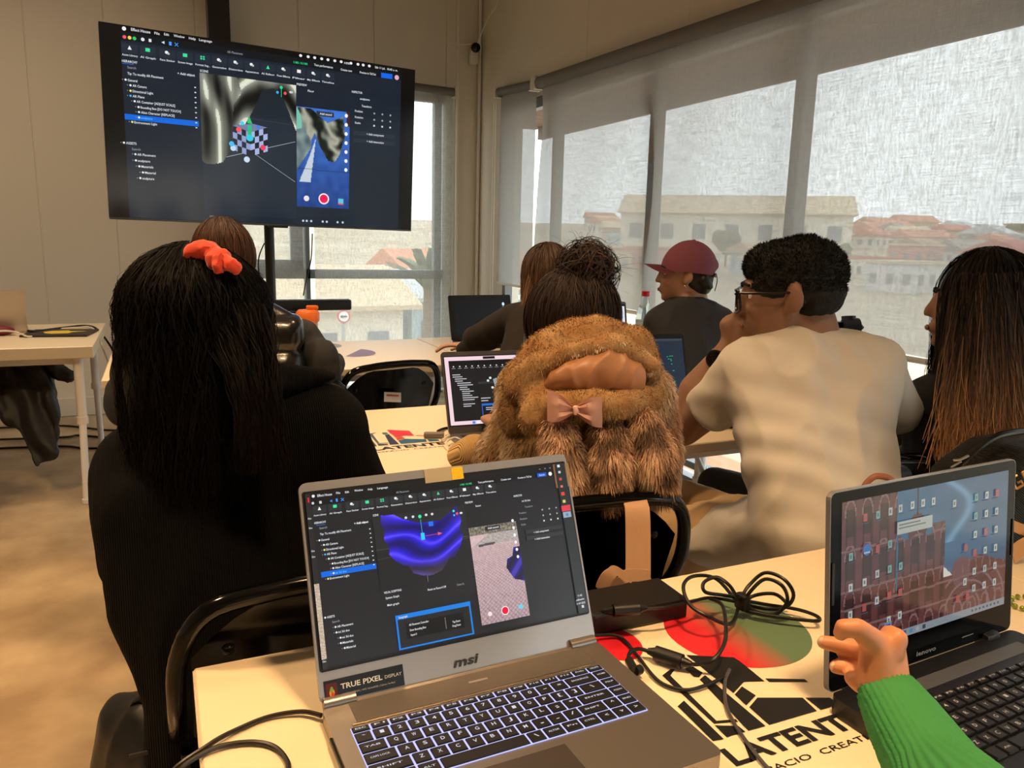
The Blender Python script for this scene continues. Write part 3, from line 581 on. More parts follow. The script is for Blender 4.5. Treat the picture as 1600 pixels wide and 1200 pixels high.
def app(u, texts, bx, by, x0, x1, hl, ax, bg, pan):
    u.box(x0, 30, x1 - x0, 860, bg); dk = tuple(int(c * .6) for c in bg)
    u.box(x0, 30, x1 - x0, 38, dk)
    for k, x in enumerate(bx):
        u.box(x - 36, by - 28, 72, 40, pan); c = (60, 220, 150) if k in (1, 3, 4, 8) else (235, 235, 230)
        if k in (0, 8): u.quad([(x - 9, by - 3), (x + 9, by - 3), (x, by - 21)], c)
        elif k in (1, 3, 10): u.box(x - 10, by - 21, 20, 16, c)
        elif k == 4:
            for i in range(4): u.box(x - 10 + (i % 2) * 12, by - 21 + (i // 2) * 10, 8, 7, c)
        else: u.ell(x - 3, by - 14, 8, c, 7); u.ell(x + 5, by - 9, 6, (190, 190, 185), 5)
        u.txt(x - 34, by + 22, 68, LAB[k], COLS['W'], 9)
    u.box(hl[0], hl[1], hl[2], hl[3], (0, 100, 215))
    sx = hl[0]; u.box(sx, 228 + ax, hl[2], 2, pan); u.box(sx, 170, 50, 2, (70, 120, 230))
    for k in range(9): u.box(sx + hl[2] - 16, 226 + 24 * k + ax, 8, 5, COLS['W'])
    for t in texts.split('|'):
        x, y, w, s, c = t.split(','); x, y, w = int(x), int(y), int(w); u.txt(x, y, w, s, COLS[c], 11 if s != 'Effect House' else 13)
        if y > 240 and x < 170 and 'Search' not in s: u.ell(x - 9, y, 5, (240, 220, 120) if 'Light' in s else (230, 232, 236) if 'Plane' not in s else (60, 180, 240), 5); u.quad([(x - 24, y - 3), (x - 18, y), (x - 24, y + 3)], COLS['G'])
    for i, y in enumerate((262, 296, 328)):
        for k in range(3): u.txt(x1 - 150 + k * 48 - ax, y, 9, '0' if i < 2 else '1', COLS['W'], 9)
    u.box(x1 - 280, 366, 250, 22, pan); u.box(x1 - 280, 404, 250, 22, pan)
    for t in texts.split('|'):
        x, y, w, s, c = t.split(',')
        if '+ Add' in s: u.txt(int(x), int(y), int(w), s, COLS['W'], 11)
def noise2(x, y, s=1.0): return np.array([noise.noise(Vector((a * s, b * s, 0))) for a, b in zip(x, y)])
# --- near laptop picture
uM = UI(.3465, .1965); uM.box(0, 0, 1600, 900, (20, 21, 23))
app(uM, MT, [71, 155, 249, 334, 419, 500, 585, 668, 752, 834, 916, 999, 1081], 95, 24, 1545, (44, 415, 299, 28), 0, (31, 32, 35), (44, 46, 50))
uM.ell(44, 15, 8, (230, 230, 230)); uM.ell(38, 52, 7, (200, 205, 210)); uM.box(72, 45, 13, 14, (200, 205, 210)); uM.quad([(128, 52), (142, 45), (142, 59)], (70, 140, 240)); uM.box(162, 43, 10, 17, (70, 150, 245)); uM.line(190, 44, 206, 60, 3, (70, 150, 245)); uM.line(206, 44, 190, 60, 3, (70, 150, 245))
uM.box(350, 168, 548, 390, (38, 39, 41)); uM.box(350, 350, 548, 208, (30, 31, 33)); uM.box(350, 348, 548, 2, (90, 92, 94)); uM.line(626, 238, 622, 560, 2, (150, 150, 150)); uM.line(353, 400, 898, 358, 1.5, (90, 90, 90))
blob_ = [(398, 166), (393, 215), (410, 250), (401, 300), (425, 345), (420, 380), (450, 420), (480, 440), (495, 452), (520, 458), (545, 500), (600, 524), (657, 528), (712, 512), (745, 480), (760, 455), (800, 450), (840, 400), (866, 340), (850, 300), (868, 250), (850, 168), (800, 200), (745, 235), (680, 238), (600, 232), (520, 200), (470, 168)]
def f_blob(U, V):
    x = 385 + U * 490; y = 160 + V * 372; ins = inpoly(x, y, blob_)
    cx = (x - 630) / 240; cy = (y - 330) / 190; t = cy * 1.25 + .62 * np.abs(cx) ** 1.6 - .25 * np.abs(cx); w = np.sin(t * -8.5 + 1.1 * np.sin(cx * 4.2 + .6) + 1.2 + .8 * np.sin(cy * 5 + cx * 3)); rim = np.clip(np.hypot(cx, cy) - .55, 0, 1)
    hi = np.clip(w - .55, 0, 1) ** 1.6 * 2.1; lo = np.clip(.5 + .5 * w, 0, 1); fade = np.clip((y - 400) / 120, 0, 1)
    r = 14 + 26 * lo + 120 * hi ** 2 * (1 - fade) + rim * 40 + fade * 30; g = 8 + 18 * lo + 110 * hi ** 2 * (1 - fade) + rim * 34 + fade * 30; b = 96 + 120 * lo + 40 * hi + rim * 20 - 50 * fade
    c = np.stack([r, g, b], 1).clip(0, 255); c[~ins, 0] = -1; return c
uM.raster(385, 160, 490, 372, 116, 88, f_blob)
uM.line(624, 215, 624, 300, 2, (60, 220, 200)); uM.box(614, 292, 22, 38, (40, 200, 230)); uM.line(640, 311, 730, 309, 2, (230, 70, 90)); uM.quad([(716, 300), (742, 309), (716, 318)], (240, 90, 90)); uM.box(668, 236, 28, 26, (20, 110, 230)); uM.ell(622, 200, 10, (40, 220, 160)); uM.ell(828, 196, 7, (60, 220, 180)); uM.ell(847, 213, 8, (230, 80, 80)); uM.ell(828, 220, 6, (60, 180, 240)); uM.ell(872, 213, 9, (220, 220, 220), 6)
for k, x in enumerate((540, 582, 660, 696)): uM.ell(x, 196, 8, (210, 214, 220), 7)
def f_path(U, V):
    x, y = U, V; d = 1 / (y + .12); bx = (x - .5) * (1.7 - y * .4) * 6 + y * 2; by = 5.5 * np.log(y + .2) * 3
    sk = (by + bx) * 1.4; s2 = (by - bx) * 1.4; j = (np.abs(((sk) % 1) - .5) < .07) | (np.abs((s2 % 1) - .5) < .07); c = np.stack([208 - 30 * y + 0 * x, 178 - 26 * y + 0 * x, 178 - 20 * y + 0 * x], 1)
    nn = noise2(x * 30, y * 30, .6) * 12; c += nn[:, None]; c[j & (y > .2)] -= 46
    top = y < .09; c[top] = np.array([120, 112, 100]) + (noise2(x[top] * 40, y[top] * 40) * 70)[:, None]
    g = (y >= .09) & (y < .2) & (x > .35 - (y - .1) * 3); c[g] = np.array([172, 160, 156]) + (noise2(x[g] * 20, y[g] * 60) * 30)[:, None]
    sh = (np.abs(y - .205 + .03 * x) < .012) & (x > .15) & (x < .5); c[sh] = (80, 74, 74)
    o = inpoly(x, y, [(1.02, .27), (.86, .27), (.82, .36), (.70, .38), (.66, .47), (.74, .55), (.80, .60), (1.02, .64)]); w = np.sin(x * 16 + y * 26); c[o] = np.stack([24 + 40 * (w > .5), 16 + 34 * (w > .5), 110 + 60 * w], 1)[o].clip(0, 255)
    return c.clip(0, 255)
uM.raster(905, 305, 306, 545, 92, 160, f_path)
uM.ell(1060, 795, 25, (240, 225, 225), 25); uM.ell(1060, 795, 20, (226, 0, 60), 20); uM.ell(963, 796, 13, (240, 220, 220), 13); uM.box(1146, 780, 28, 22, (100, 200, 230)); uM.box(1007, 311, 96, 24, (40, 38, 40)); uM.txt(1024, 322, 70, 'Add sound', (240, 240, 240), 11)
for k in range(6): uM.ell(1190, 300 + 42 * k, 8, (245, 245, 245), 9)
uM.box(412, 706, 440, 180, (18, 122, 214)); uM.box(422, 730, 420, 148, (32, 33, 36)); uM.box(464, 756, 338, 82, (12, 12, 14)); uM.box(690, 765, 4, 62, (120, 120, 120))
for x, y, w, s in ((482, 767, 114, 'AR Placement Controller'), (483, 795, 94, 'Show Bounding Box'), (486, 820, 34, 'Input 0'), (732, 798, 47, 'Tap Event'), (729, 819, 50, 'Drag Event'), (430, 719, 50, 'Subgraph')): uM.txt(x, y, w, s, COLS['W'], 11)
uM.box(1400, 42, 62, 24, (20, 90, 200)); uM.txt(1412, 54, 40, 'Submit', (200, 220, 255), 10); uM.ell(1490, 54, 12, (235, 235, 238), 12)
for x in (1418, 1455, 1490): uM.box(x, 17, 10, 3, (180, 180, 180))
uM.box(1533, 0, 67, 900, (36, 40, 42))
for y, c, w in ((14, (210, 220, 230), 18), (52, (200, 200, 205), 16), (95, (200, 60, 66), 18), (140, (210, 110, 110), 16), (186, (220, 60, 60), 24), (232, (214, 196, 90), 20), (313, (56, 150, 200), 20)): uM.box(1556 - w / 2, y - w / 2, w, w * .9, c)
uM.box(1530, 256, 62, 36, (214, 60, 74)); uM.box(1534, 296, 56, 34, (150, 164, 176)); uM.ell(1562, 313, 10, (56, 140, 200), 10); uM.box(1560, 855, 16, 16, (200, 200, 205)); uM.txt(1545, 797, 30, '11:42', COLS['W'], 11); uM.txt(1530, 820, 56, 'sábado', COLS['W'], 10); uM.txt(1528, 842, 60, '11-07-2025', COLS['W'], 10)
uM.box(0, 0, 26, 900, (40, 38, 38)); uM.box(12, 20, 8, 26, (220, 30, 40))
def f_strip(U, V):
    n = noise2(U * 3, V * 60) ; return np.stack([190 + 50 * n, 170 + 50 * n, 150 + 50 * n], 1).clip(0, 255)
uM.raster(0, 470, 26, 380, 4, 90, f_strip)
for y in (130, 180, 300, 330, 860): uM.txt(3, y, 18, 'Go', COLS['W'], 9)
# --- television picture
uT = UI(TVW, TVH); uT.box(0, 0, 1600, 900, (9, 9, 10))
app(uT, TT, [127, 206, 293, 374, 455, 534, 614, 694, 775, 855, 936, 1014, 1093], 109, 90, 1516, (91, 400, 337, 26), 12, (24, 34, 46), (34, 44, 56))
uT.ell(107, 16, 9, (235, 235, 235))
for x, c in ((107, (240, 90, 90)), (129, (240, 200, 90)), (150, (50, 200, 90))): uT.ell(x, 53, 8, c, 8)
uT.ell(186, 52, 8, (220, 224, 228)); uT.box(212, 45, 12, 14, (220, 224, 228)); uT.quad([(268, 52), (282, 45), (282, 59)], (200, 220, 240)); uT.box(302, 44, 12, 17, (70, 150, 245)); uT.line(328, 45, 344, 61, 3, (70, 150, 245)); uT.line(344, 45, 328, 61, 3, (70, 150, 245))
for x in (945, 985, 1020, 1058, 1092, 1130, 1165, 1220, 1260, 1290, 1325): uT.ell(x, 17, 8, (225, 228, 232), 7)
uT.box(440, 168, 478, 690, (26, 36, 46)); uT.box(440, 350, 478, 508, (30, 40, 52)); uT.line(543, 567, 914, 455, 2.5, (160, 170, 180)); uT.line(676, 520, 912, 664, 2.5, (150, 160, 170)); uT.line(680, 360, 918, 372, 1.5, (60, 72, 84))
ch1 = [(438, 168), (620, 168), (640, 240), (600, 300), (588, 420), (570, 540), (540, 590), (500, 602), (455, 604), (440, 590)]
ch2 = [(600, 168), (919, 168), (919, 400), (895, 340), (850, 240), (800, 196), (745, 215), (700, 310), (655, 392), (610, 400), (588, 420), (596, 300)]
def f_chrome(U, V):
    x = 438 + U * 482; y = 168 + V * 440; a = inpoly(x, y, ch1); b = inpoly(x, y, ch2)
    n = noise2(x / 90, y / 260, 1.0); w = np.sin(x / 24 + np.sin(y / 110) * 1.3 + n * 2.4) * (.7 + .3 * np.sin(x / 9)); w2 = np.sin(np.hypot(x - 790, (y - 560) * .75) / 22 + n * 2)
    w = np.where(b & ~a, w2, w); L = 92 + 80 * w + 50 * (w > .75); c = np.stack([L, L * 1.02, L * .93], 1); c[~(a | b), 0] = -1; return np.where(c < 0, c, c.clip(12, 255))
uT.raster(438, 168, 482, 440, 120, 100, f_chrome)
for i in range(4):
    for j in range(4):
        uT.quad([(592 + i * 22, 405 + j * 30 + i * 6), (614 + i * 22, 411 + j * 30 + i * 6), (614 + i * 22, 441 + j * 30 + i * 6), (592 + i * 22, 435 + j * 30 + i * 6)], (140, 156, 200) if (i + j) % 2 else (20, 26, 36))
        uT.quad([(680 + i * 22, 429 + j * 30 - i * 8), (702 + i * 22, 421 + j * 30 - i * 8), (702 + i * 22, 451 + j * 30 - i * 8), (680 + i * 22, 459 + j * 30 - i * 8)], (160, 176, 220) if (i + j) % 2 == 0 else (24, 30, 42))
uT.quad([(592, 404), (680, 428), (768, 397), (690, 385)], (110, 124, 160))
for x, y, c, r in ((622, 421, (240, 80, 90), 13), (744, 500, (230, 60, 90), 14), (660, 567, (200, 216, 240), 15), (592, 516, (190, 214, 240), 14), (585, 495, (50, 180, 240), 13), (640, 388, (60, 200, 240), 10), (720, 400, (60, 120, 230), 9)): uT.ell(x, y, r, c, r)
uT.quad([(664, 385), (690, 385), (677, 352)], (30, 200, 110)); uT.box(668, 395, 18, 60, (20, 190, 120)); uT.ell(677, 458, 18, (40, 200, 220), 16)
uT.line(842, 188, 842, 236, 3, (40, 210, 150)); uT.ell(842, 188, 8, (40, 210, 150), 8); uT.ell(822, 215, 7, (60, 170, 240)); uT.ell(862, 215, 8, (230, 80, 90)); uT.ell(893, 206, 10, (200, 205, 210), 6)
def f_prev(U, V):
    x = 921 + U * 294; y = 272 + V * 520; n = noise2(x / 40, y / 40); c = np.stack([28 + 30 * (1 - V) + 10 * n, 62 + 50 * (1 - V) + 14 * n, 132 + 70 * (1 - V) + 16 * n], 1)
    lf = inpoly(x, y, [(921, 276), (960, 290), (1000, 420), (1000, 480), (921, 600)]); c[lf] = np.stack([110 + 60 * n, 128 + 60 * n, 130 + 50 * n], 1)[lf]
    g = inpoly(x, y, [(921, 276), (945, 300), (950, 380), (921, 390)]); c[g] = (120, 190, 170)
    rd = inpoly(x, y, [(1027, 423), (997, 658), (935, 659), (987, 534)]); c[rd] = (190, 204, 216)
    dr = inpoly(x, y, [(925, 276), (1000, 276), (1090, 340), (1178, 300), (1190, 400), (1160, 500), (1130, 545), (1095, 540), (1050, 470), (1020, 400), (1000, 440), (975, 400), (950, 330)]); w = np.sin(x / 19 + n * 2 - y / 60); c[dr] = np.stack([86 + 80 * w, 90 + 76 * w, 80 + 70 * w], 1)[dr].clip(10, 240)
    c[(np.abs(y - 590 - (x - 921) * .02) < 2)] *= .7; rt = (x > 1196) & (y < 350); c[rt] = (70, 30, 40); return c.clip(0, 255)
uT.raster(921, 272, 294, 520, 84, 130, f_prev)
uT.box(1030, 284, 96, 25, (44, 50, 60)); uT.txt(1048, 296, 66, 'Add sound', (235, 235, 240), 11)
uT.ell(1071, 744, 30, (240, 230, 235), 30); uT.ell(1071, 744, 23, (232, 20, 80), 23); uT.ell(974, 747, 15, (235, 220, 230), 15); uT.box(1153, 738, 30, 25, (90, 190, 220)); uT.box(1153, 763, 30, 8, (214, 90, 90))
for k in range(7): uT.ell(1196, 292 + 48 * k, 9, (235, 240, 245), 10)
uT.box(1395, 42, 66, 26, (10, 100, 230)); uT.ell(1488, 56, 13, (220, 170, 190), 13)
for x in (955, 975, 1000, 1065, 1088, 1150, 1180): uT.ell(x, 868, 6, (190, 205, 225), 6)
uT.build('screen', M_scrTV, tv, (0, -.0035, 0), (math.pi / 2, 0, 0))
# --- small laptop pictures
uB = UI(.30, .19); uB.box(0, 0, 1600, 900, (236, 206, 216)); uB.box(600, 6, 190, 34, (16, 14, 16)); uB.box(60, 52, 1480, 800, (26, 27, 29)); uB.box(60, 52, 1480, 70, (17, 18, 20))
for k in range(14): uB.ell(130 + k * 96, 130, 10, (220, 220, 220), 9); uB.box(100 + k * 96, 150, 56, 9, (130, 132, 134))
for k in range(16): uB.box(100 + 30 * min(k // 2, 4), 235 + 28 * k, 120 + 30 * (k % 3) + 60 * (k in (4, 5, 11, 12)), 11, (190, 192, 196) if k not in (13,) else (60, 60, 64))
uB.box(470, 180, 4, 620, (14, 14, 16)); uB.box(480, 345, 560, 30, (48, 50, 54)); uB.line(760, 380, 780, 540, 3, (110, 110, 110))
for a, b_ in ((680, 300), (820, 300), (700, 430), (850, 420), (640, 335)): uB.ell(a, b_, 20, (215, 220, 222), 16)
uB.quad([(720, 320), (780, 300), (800, 410), (740, 420)], (150, 160, 162)); uB.box(1040, 240, 180, 260, (196, 206, 200))
uB.box(500, 560, 150, 12, (190, 190, 194)); uB.box(500, 595, 110, 12, (190, 190, 194)); uB.box(500, 640, 420, 170, (30, 110, 210)); uB.box(510, 665, 400, 136, (20, 24, 34)); uB.box(560, 690, 150, 10, (190, 190, 200)); uB.box(560, 715, 110, 10, (190, 190, 200))
for k in range(12): uB.box(330 + k * 70, 862, 44, 32, [(60, 130, 230), (220, 235, 245), (240, 200, 200), (70, 110, 200)][k % 4])
uD = UI(.30, .18); uD.box(0, 0, 1600, 900, (6, 8, 14)); 
for k, c in enumerate([(200, 225, 240), (215, 225, 235), (60, 190, 220), (230, 230, 235)]): uD.ell(1510, 130 + 150 * k, 40, c, 44); uD.box(1480, 190 + 150 * k, 60, 10, (160, 170, 180))
uE = UI(.31, .185); uE.box(0, 0, 1600, 900, (222, 222, 236)); uE.box(0, 110, 1330, 760, (26, 26, 34)); uE.box(300, 40, 900, 40, (240, 240, 246))
for k in range(6): uE.box(800, 300 + 70 * k, 200 + 60 * (k % 3), 14, (90, 96, 110))
uF = UI(.345, .195); uF.box(0, 0, 1600, 900, (28, 40, 56)); uF.box(0, 0, 1600, 34, (52, 62, 74))
random.seed(3)
for k in range(26): x = 560 + random.random() * 240; y = 250 + random.random() * 380; uF.box(x, y, 26, 10, (30, 170, 120))
for k in range(16): x = 1270 + random.random() * 140; y = 240 + random.random() * 420; uF.box(x, y, 22, 10, (30, 190, 130))
uF.box(930, 330, 290, 340, (70, 82, 104)); uF.box(930, 330, 290, 60, (86, 98, 118)); uF.box(980, 360, 140, 14, (170, 180, 196)); uF.box(980, 430, 170, 10, (120, 134, 156)); uF.box(1000, 470, 120, 80, (52, 62, 84))
# --- black laptop at the right: photo of a red sandstone palace under blue sky, desktop icons
uL = UI(.322, .184)
def f_pal(U, V):
    x, y = U, V; n = noise2(x * 9, y * 9); sky = np.stack([52 + 20 * x + 14 * n, 112 + 6 * n - 12 * x, 148 - 18 * x + 8 * n + 0 * y], 1); c = sky
    sw = np.exp(-((x - .62 - .18 * (y - .05) - .10 * np.sin(y * 9)) / .03) ** 2) * (y < .45); c += (sw * 70)[:, None] * np.array([.7, .8, .8])
    red = np.stack([104 + 18 * n, 58 + 12 * n, 58 + 10 * n], 1); bl = (x < .30) | ((x > .31) & (x < .54) & (y > .30 + .06 * np.abs(np.sin((x - .31) * 27)))) | ((x > .51) & (x < .59) & (y > .28)) | (y > .70 - .10 * np.exp(-((x - .8) / .12) ** 2))
    c[bl] = red[bl]
    dome = ((x - .42) / .055) ** 2 + ((y - .30) / .12) ** 2 < 1; c[dome] = red[dome] * .9
    d2 = ((x - .70) / .06) ** 2 + ((y - .70) / .12) ** 2 < 1; c[d2] = (118, 80, 88)
    col = bl & (x < .59) & (np.abs(((x * 22) % 1) - .5) < .13); c[col] *= .72
    win_ = bl & (x < .59) & (np.abs(((x * 11) % 1) - .5) < .22) & (np.abs(((y * 3.3) % 1) - .5) < .30); c[win_] *= .66
    arch = bl & (np.abs(np.hypot(((x * 11) % 1) - .5, (((y * 3.3) % 1) - .3) * 1.0) - .30) < .035) & ((y * 3.3) % 1 < .35); c[arch] = (140, 104, 104)
    for yy in (.34, .62, .74, .88): ln = bl & (np.abs(y - yy - .003 * np.sin(x * 40)) < .008); c[ln] = (134, 100, 100)
    rd = (y > .74) & (x > .6) & (np.abs((np.hypot((x - .74), (y - .98) * .7) * 18 % 1) - .5) < .1); c[rd] = (140, 108, 112)
    c[(x < .59) & ~bl & (np.abs(x - .42) < .004) & (y < .2)] = (50, 50, 60)
    wh = inpoly(x, y, [(.585, .62), (.585, .70), (.64, .70)]); c[wh] = (235, 235, 230); return c.clip(0, 255)
uL.raster(0, 0, 1600, 852, 210, 118, f_pal); uL.box(0, 852, 1600, 48, (150, 160, 168))
for k in range(12): uL.box(60 + k * 62, 862, 30, 26, [(60, 90, 120), (90, 150, 190), (180, 180, 186), (60, 70, 90)][k % 4])
for k in range(8): uL.box(1240 + k * 40, 868, 18, 14, (80, 90, 100))
random.seed(9)
ic = [(180, 90), (290, 90), (400, 85), (490, 80), (600, 75), (700, 75), (800, 78), (1010, 120), (60, 300), (290, 290), (400, 280), (180, 470), (290, 440), (400, 430), (500, 430), (60, 480), (180, 620), (290, 600), (400, 590), (500, 590), (60, 640), (400, 740), (500, 730), (60, 780), (180, 900 - 70), (290, 800)]
ic += [(x, y) for x in (1230, 1340, 1450) for y in (110, 230, 350, 470, 590, 700)] + [(1130, 420), (1130, 640), (1060, 740), (1160, 740)]
for x, y in ic:
    c = random.choice([(206, 210, 204), (206, 210, 204), (190, 196, 190), (200, 80, 76), (120, 180, 170)]); uL.box(x, y, 34, 46, c); uL.box(x + 9, y + 12, 14, 22, (110, 116, 118)); uL.box(x - 14, y + 54, 62, 5, (70, 90, 110))
uL.ell(205, 300, 34, (60, 120, 190), 34); uL.box(178, 312, 54, 10, (180, 200, 220)); uL.box(470, 180, 330, 76, (190, 194, 188)); uL.box(485, 195, 200, 9, (120, 122, 118)); uL.box(485, 215, 250, 9, (120, 122, 118)); uL.box(372, 770, 64, 70, (130, 150, 180)); uL.box(384, 784, 40, 44, (40, 90, 170))
# ------------------------------------------------------------------ laptops; local frame: +x right, +y away from the user, z up; hinge at y = depth
def rounded(w, h, r, n=4):
    o = []
    for cx, cy, a in ((w / 2 - r, h / 2 - r, 0), (-w / 2 + r, h / 2 - r, 90), (-w / 2 + r, -h / 2 + r, 180), (w / 2 - r, -h / 2 + r, 270)):
        for k in range(n + 1): t = math.radians(a + 90 * k / n); o.append((cx + r * math.cos(t), cy + r * math.sin(t)))
    return o
def laptop(label, loc, rz, w, d, lidh, ang, th, mb, ml, ui, um, scr_w, scr_h, scr_dy=.004, bezel=None, lth=.006, name='laptop'):
    t = thing(name, label, 'laptop', loc, rz, 'open laptops on the tables')
    B().prism(rounded(w, d, .01), th, Matrix.Translation((0, -d / 2, .001))).out('base', mb, t)
    lid = B().prism(rounded(w, lidh, .009), lth, Matrix.Translation((0, lidh / 2, -lth))).out('lid', ml, t, loc=(0, .002, th), rot=(math.radians(180 - ang), 0, 0))
    # lid local: x right, y up along the lid, +z towards the user
    # (the lid leans back by ang - 90 degrees)
    B().prism(rounded(scr_w + .006, scr_h + .006, .003), .0006, Matrix.Translation((0, lidh / 2 + scr_dy, 0))).out('bezel', bezel or M_black, lid)
    if ui: ui.build('screen', um, lid, (0, lidh / 2 + scr_dy, .0009), (0, 0, 0))
    return t, lid
def keyboard(t, rows, x0, x1, y0, y1, z, km, label_rows=None, gap=.0022, hh=.0016, glow=None, legend=(225, 228, 240), bold=.01):
    f = Flat(); kh = (y1 - y0) / sum(r[0] for r in rows); y = y1; cache = {}
    if glow: B().box((x1 - x0, y1 - y0, .0004), ((x0 + x1) / 2, (y0 + y1) / 2, z + .0002)).out('backlight', glow, t)
    for hr, keys in rows:
        tot = sum(k[1] for k in keys); kw = (x1 - x0) / tot; x = x0; y -= kh * hr
        for s, wd in keys:
            W_, H_ = wd * kw - gap, kh * hr - gap; key = (round(W_, 5), round(H_, 5))
            if key not in cache:
                b = B(); lo = [b.bm.verts.new((sx * W_ / 2, sy * H_ / 2, 0)) for sx, sy in ((-1, -1), (1, -1), (1, 1), (-1, 1))]; hi = [b.bm.verts.new((sx * (W_ / 2 - .0008), sy * (H_ / 2 - .0008), hh)) for sx, sy in ((-1, -1), (1, -1), (1, 1), (-1, 1))]
                b.bm.faces.new(hi); [b.bm.faces.new((lo[i], lo[(i + 1) % 4], hi[(i + 1) % 4], hi[i])) for i in range(4)]
                o = b.out('key', km, t); cache[key] = o.data
            else: o = link('key', cache[key], None, t)
            cx, cy = x + wd * kw / 2, y + kh * hr / 2; o.location = (cx, cy, z + .0006)
            if s:
                if len(s) == 1: f.text(cx - .0024, cy - .0022, .0045, .005 * (.75 if hr < .7 else 1), s, srgb(*legend), z + hh + .0009, bold=bold)
                else: f.text(cx - W_ * .34, cy - .0012, W_ * .62, .0026, s, srgb(*legend), z + hh + .0009, bold=bold)
            x += wd * kw
    return f
# near silver gaming laptop -------------------------------------------------
M_alu = mat('silver_aluminium', (150, 144, 140), .36, .85); M_alu2 = mat('silver_lid', (176, 172, 170), .38, .75); M_key = mat('black_key', (14, 14, 18), .45)
M_glow = bpy.data.materials.new('key_backlight'); M_glow.use_nodes = True; _b = M_glow.node_tree.nodes['Principled BSDF']; _b.inputs['Emission Color'].default_value = (.45, .5, 1, 1); _b.inputs['Emission Strength'].default_value = 1.1; _b.inputs['Base Color'].default_value = (.1, .1, .12, 1)
H = .74
msi, lid = laptop('open silver gaming laptop with lit keys, nearest on the white table', (.3155, .789, H), .028, .358, .246, .248, 113, .017, M_alu, M_alu2, uM, M_scr, .3465, .1965, .0125)
lf = Flat(); lf.text(-.020, .008, .034, .0105, 'msi', srgb(52, 52, 56), .0012, bold=.03, shear=.25); lf.out('logo', M_print, lid)
B().box((.092, .0235, .0007), (-.1275, .0135, .0004)).out('sticker', mat('sticker_black', (8, 8, 9), .3), lid, label='black sticker reading TRUE PIXEL DISPLAY')
sf = Flat(); sf.text(-.155, .0135, .048, .0056, 'TRUE PIXEL', srgb(235, 235, 235), .0012, bold=.02); sf.text(-.104, .0138, .02, .0036, 'DISPLAY', srgb(220, 220, 220), .0012); sf.text(-.155, .0068, .062, .0018, '4K RESOLUTION | 100% AdobeRGB | Calman Verified', srgb(190, 190, 190), .0012)
sf.rect(-.1715, .004, .0125, .018, srgb(90, 14, 14), .0009); sf.disc(-.1652, .0115, .003, .0045, srgb(230, 160, 60), .0011); sf.disc(-.1652, .0148, .0018, .0035, srgb(120, 170, 60), .0012); sf.disc(-.1645, .0098, .0018, .0022, srgb(220, 60, 40), .0013); sf.out('sticker_print', M_print, lid)
for s in (-1, 1): B().cyl((s * .158 - .018, 0, .012), (s * .158 + .018, 0, .012), .0075, n=16).out('hinge', M_alu, msi, loc=(0, .002, .006), smooth=True)
B().box((.30, .038, .0008), (0, -.025, .0184), bev=.0003, seg=1).out('speaker_grille', mat('grille', (112, 106, 100), .5, .7, bump=(900, .6, .001)), msi)
B().box((.024, .003, .0012), (.0, -.024, .0190), bev=.0003).out('power_button', M_alu2, msi)
B().box((.296, .0025, .002), (-.008, -.0475, .0185), bev=.0006).out('trim_line', mat('bright_trim', (220, 200, 170), .25, 1), msi)
KN = [(.62, [(s, 1) for s in 'ESC|F1|F2|F3|F4|F5|F6|F7|F8|F9|F10|F11|F12|PrtSc|DELETE'.split('|')]),
 (1, [(s, 1) for s in "`1234567890-="] + [('BACKSPACE', 2), ('HOME', 1)]), (1, [('TAB', 1.5)] + [(s, 1) for s in 'QWERTYUIOP[]'] + [('\\', 1.5), ('PGUP', 1)]),
 (1, [('CAPS LOCK', 1.8)] + [(s, 1) for s in "ASDFGHJKL;'"] + [('ENTER', 2.2), ('PGDN', 1)]), (1, [('SHIFT', 2.3)] + [(s, 1) for s in 'ZXCVBNM,./'] + [('SHIFT', 1.7), ('^', 1), ('END', 1)]),
 (1, [('CTRL', 1.3), ('', 1), ('ALT', 1.2), ('', 5.0), ('\\', 1), ('ALTGR', 1.2), ('Fn', 1.1), ('CTRL', 1.2), ('<', 1), ('v', 1), ('>', 1)])]
kf = keyboard(msi, KN, -.160, .150, -.1535, -.0525, .0184, M_key, glow=M_glow); kf.out('key_legends', vmat('lit_print', .5, emit=.9), msi)
B().box((.112, .068, .0008), (-.02, -.200, .0184), bev=.0003).out('touchpad', mat('touchpad_satin', (120, 112, 110), .25, .8), msi)
B().box((.006, .10, .006), (-.1785, -.10, .010), bev=.001).out('port_strip', M_black, msi)
# tape flag on the lid
tp = thing('sticky_tab', 'translucent strip with a yellow end stuck on the silver laptop lid', 'sticker', P(683, 742, .86))
M_tape = mat('clear_tape', (206, 190, 160), .3, Alpha=.75)
LM = Matrix.Translation(msi.location) @ Matrix.Rotation(.028, 4, 'Z') @ Matrix.Translation((0, .002, .017)) @ Matrix.Rotation(math.radians(67), 4, 'X')
tp.matrix_world = LM @ Matrix.Translation((0, .2445, 0)); tp.rotation_euler = tp.matrix_world.to_euler()
B().box((.050, .016, .0006), (.0, -.006, .0012)).box((.050, .004, .002), (0, .001, 0)).out('strip', M_tape, tp)
B().box((.0155, .0150, .0006), (.0185, -.0062, .0019)).out('yellow_end', mat('sticky_yellow', (238, 196, 10), .6), tp)
tp2 = thing('tape', 'clear tape over the right corner of the silver laptop lid', 'sticker'); tp2.location = LM @ Vector((.165, .225, .0)); tp2.rotation_euler = LM.to_euler()
B().box((.024, .032, .0005), (.003, -.006, .0022)).out('film', mat('clear_film', (190, 170, 140), .25, Alpha=.3), tp2)
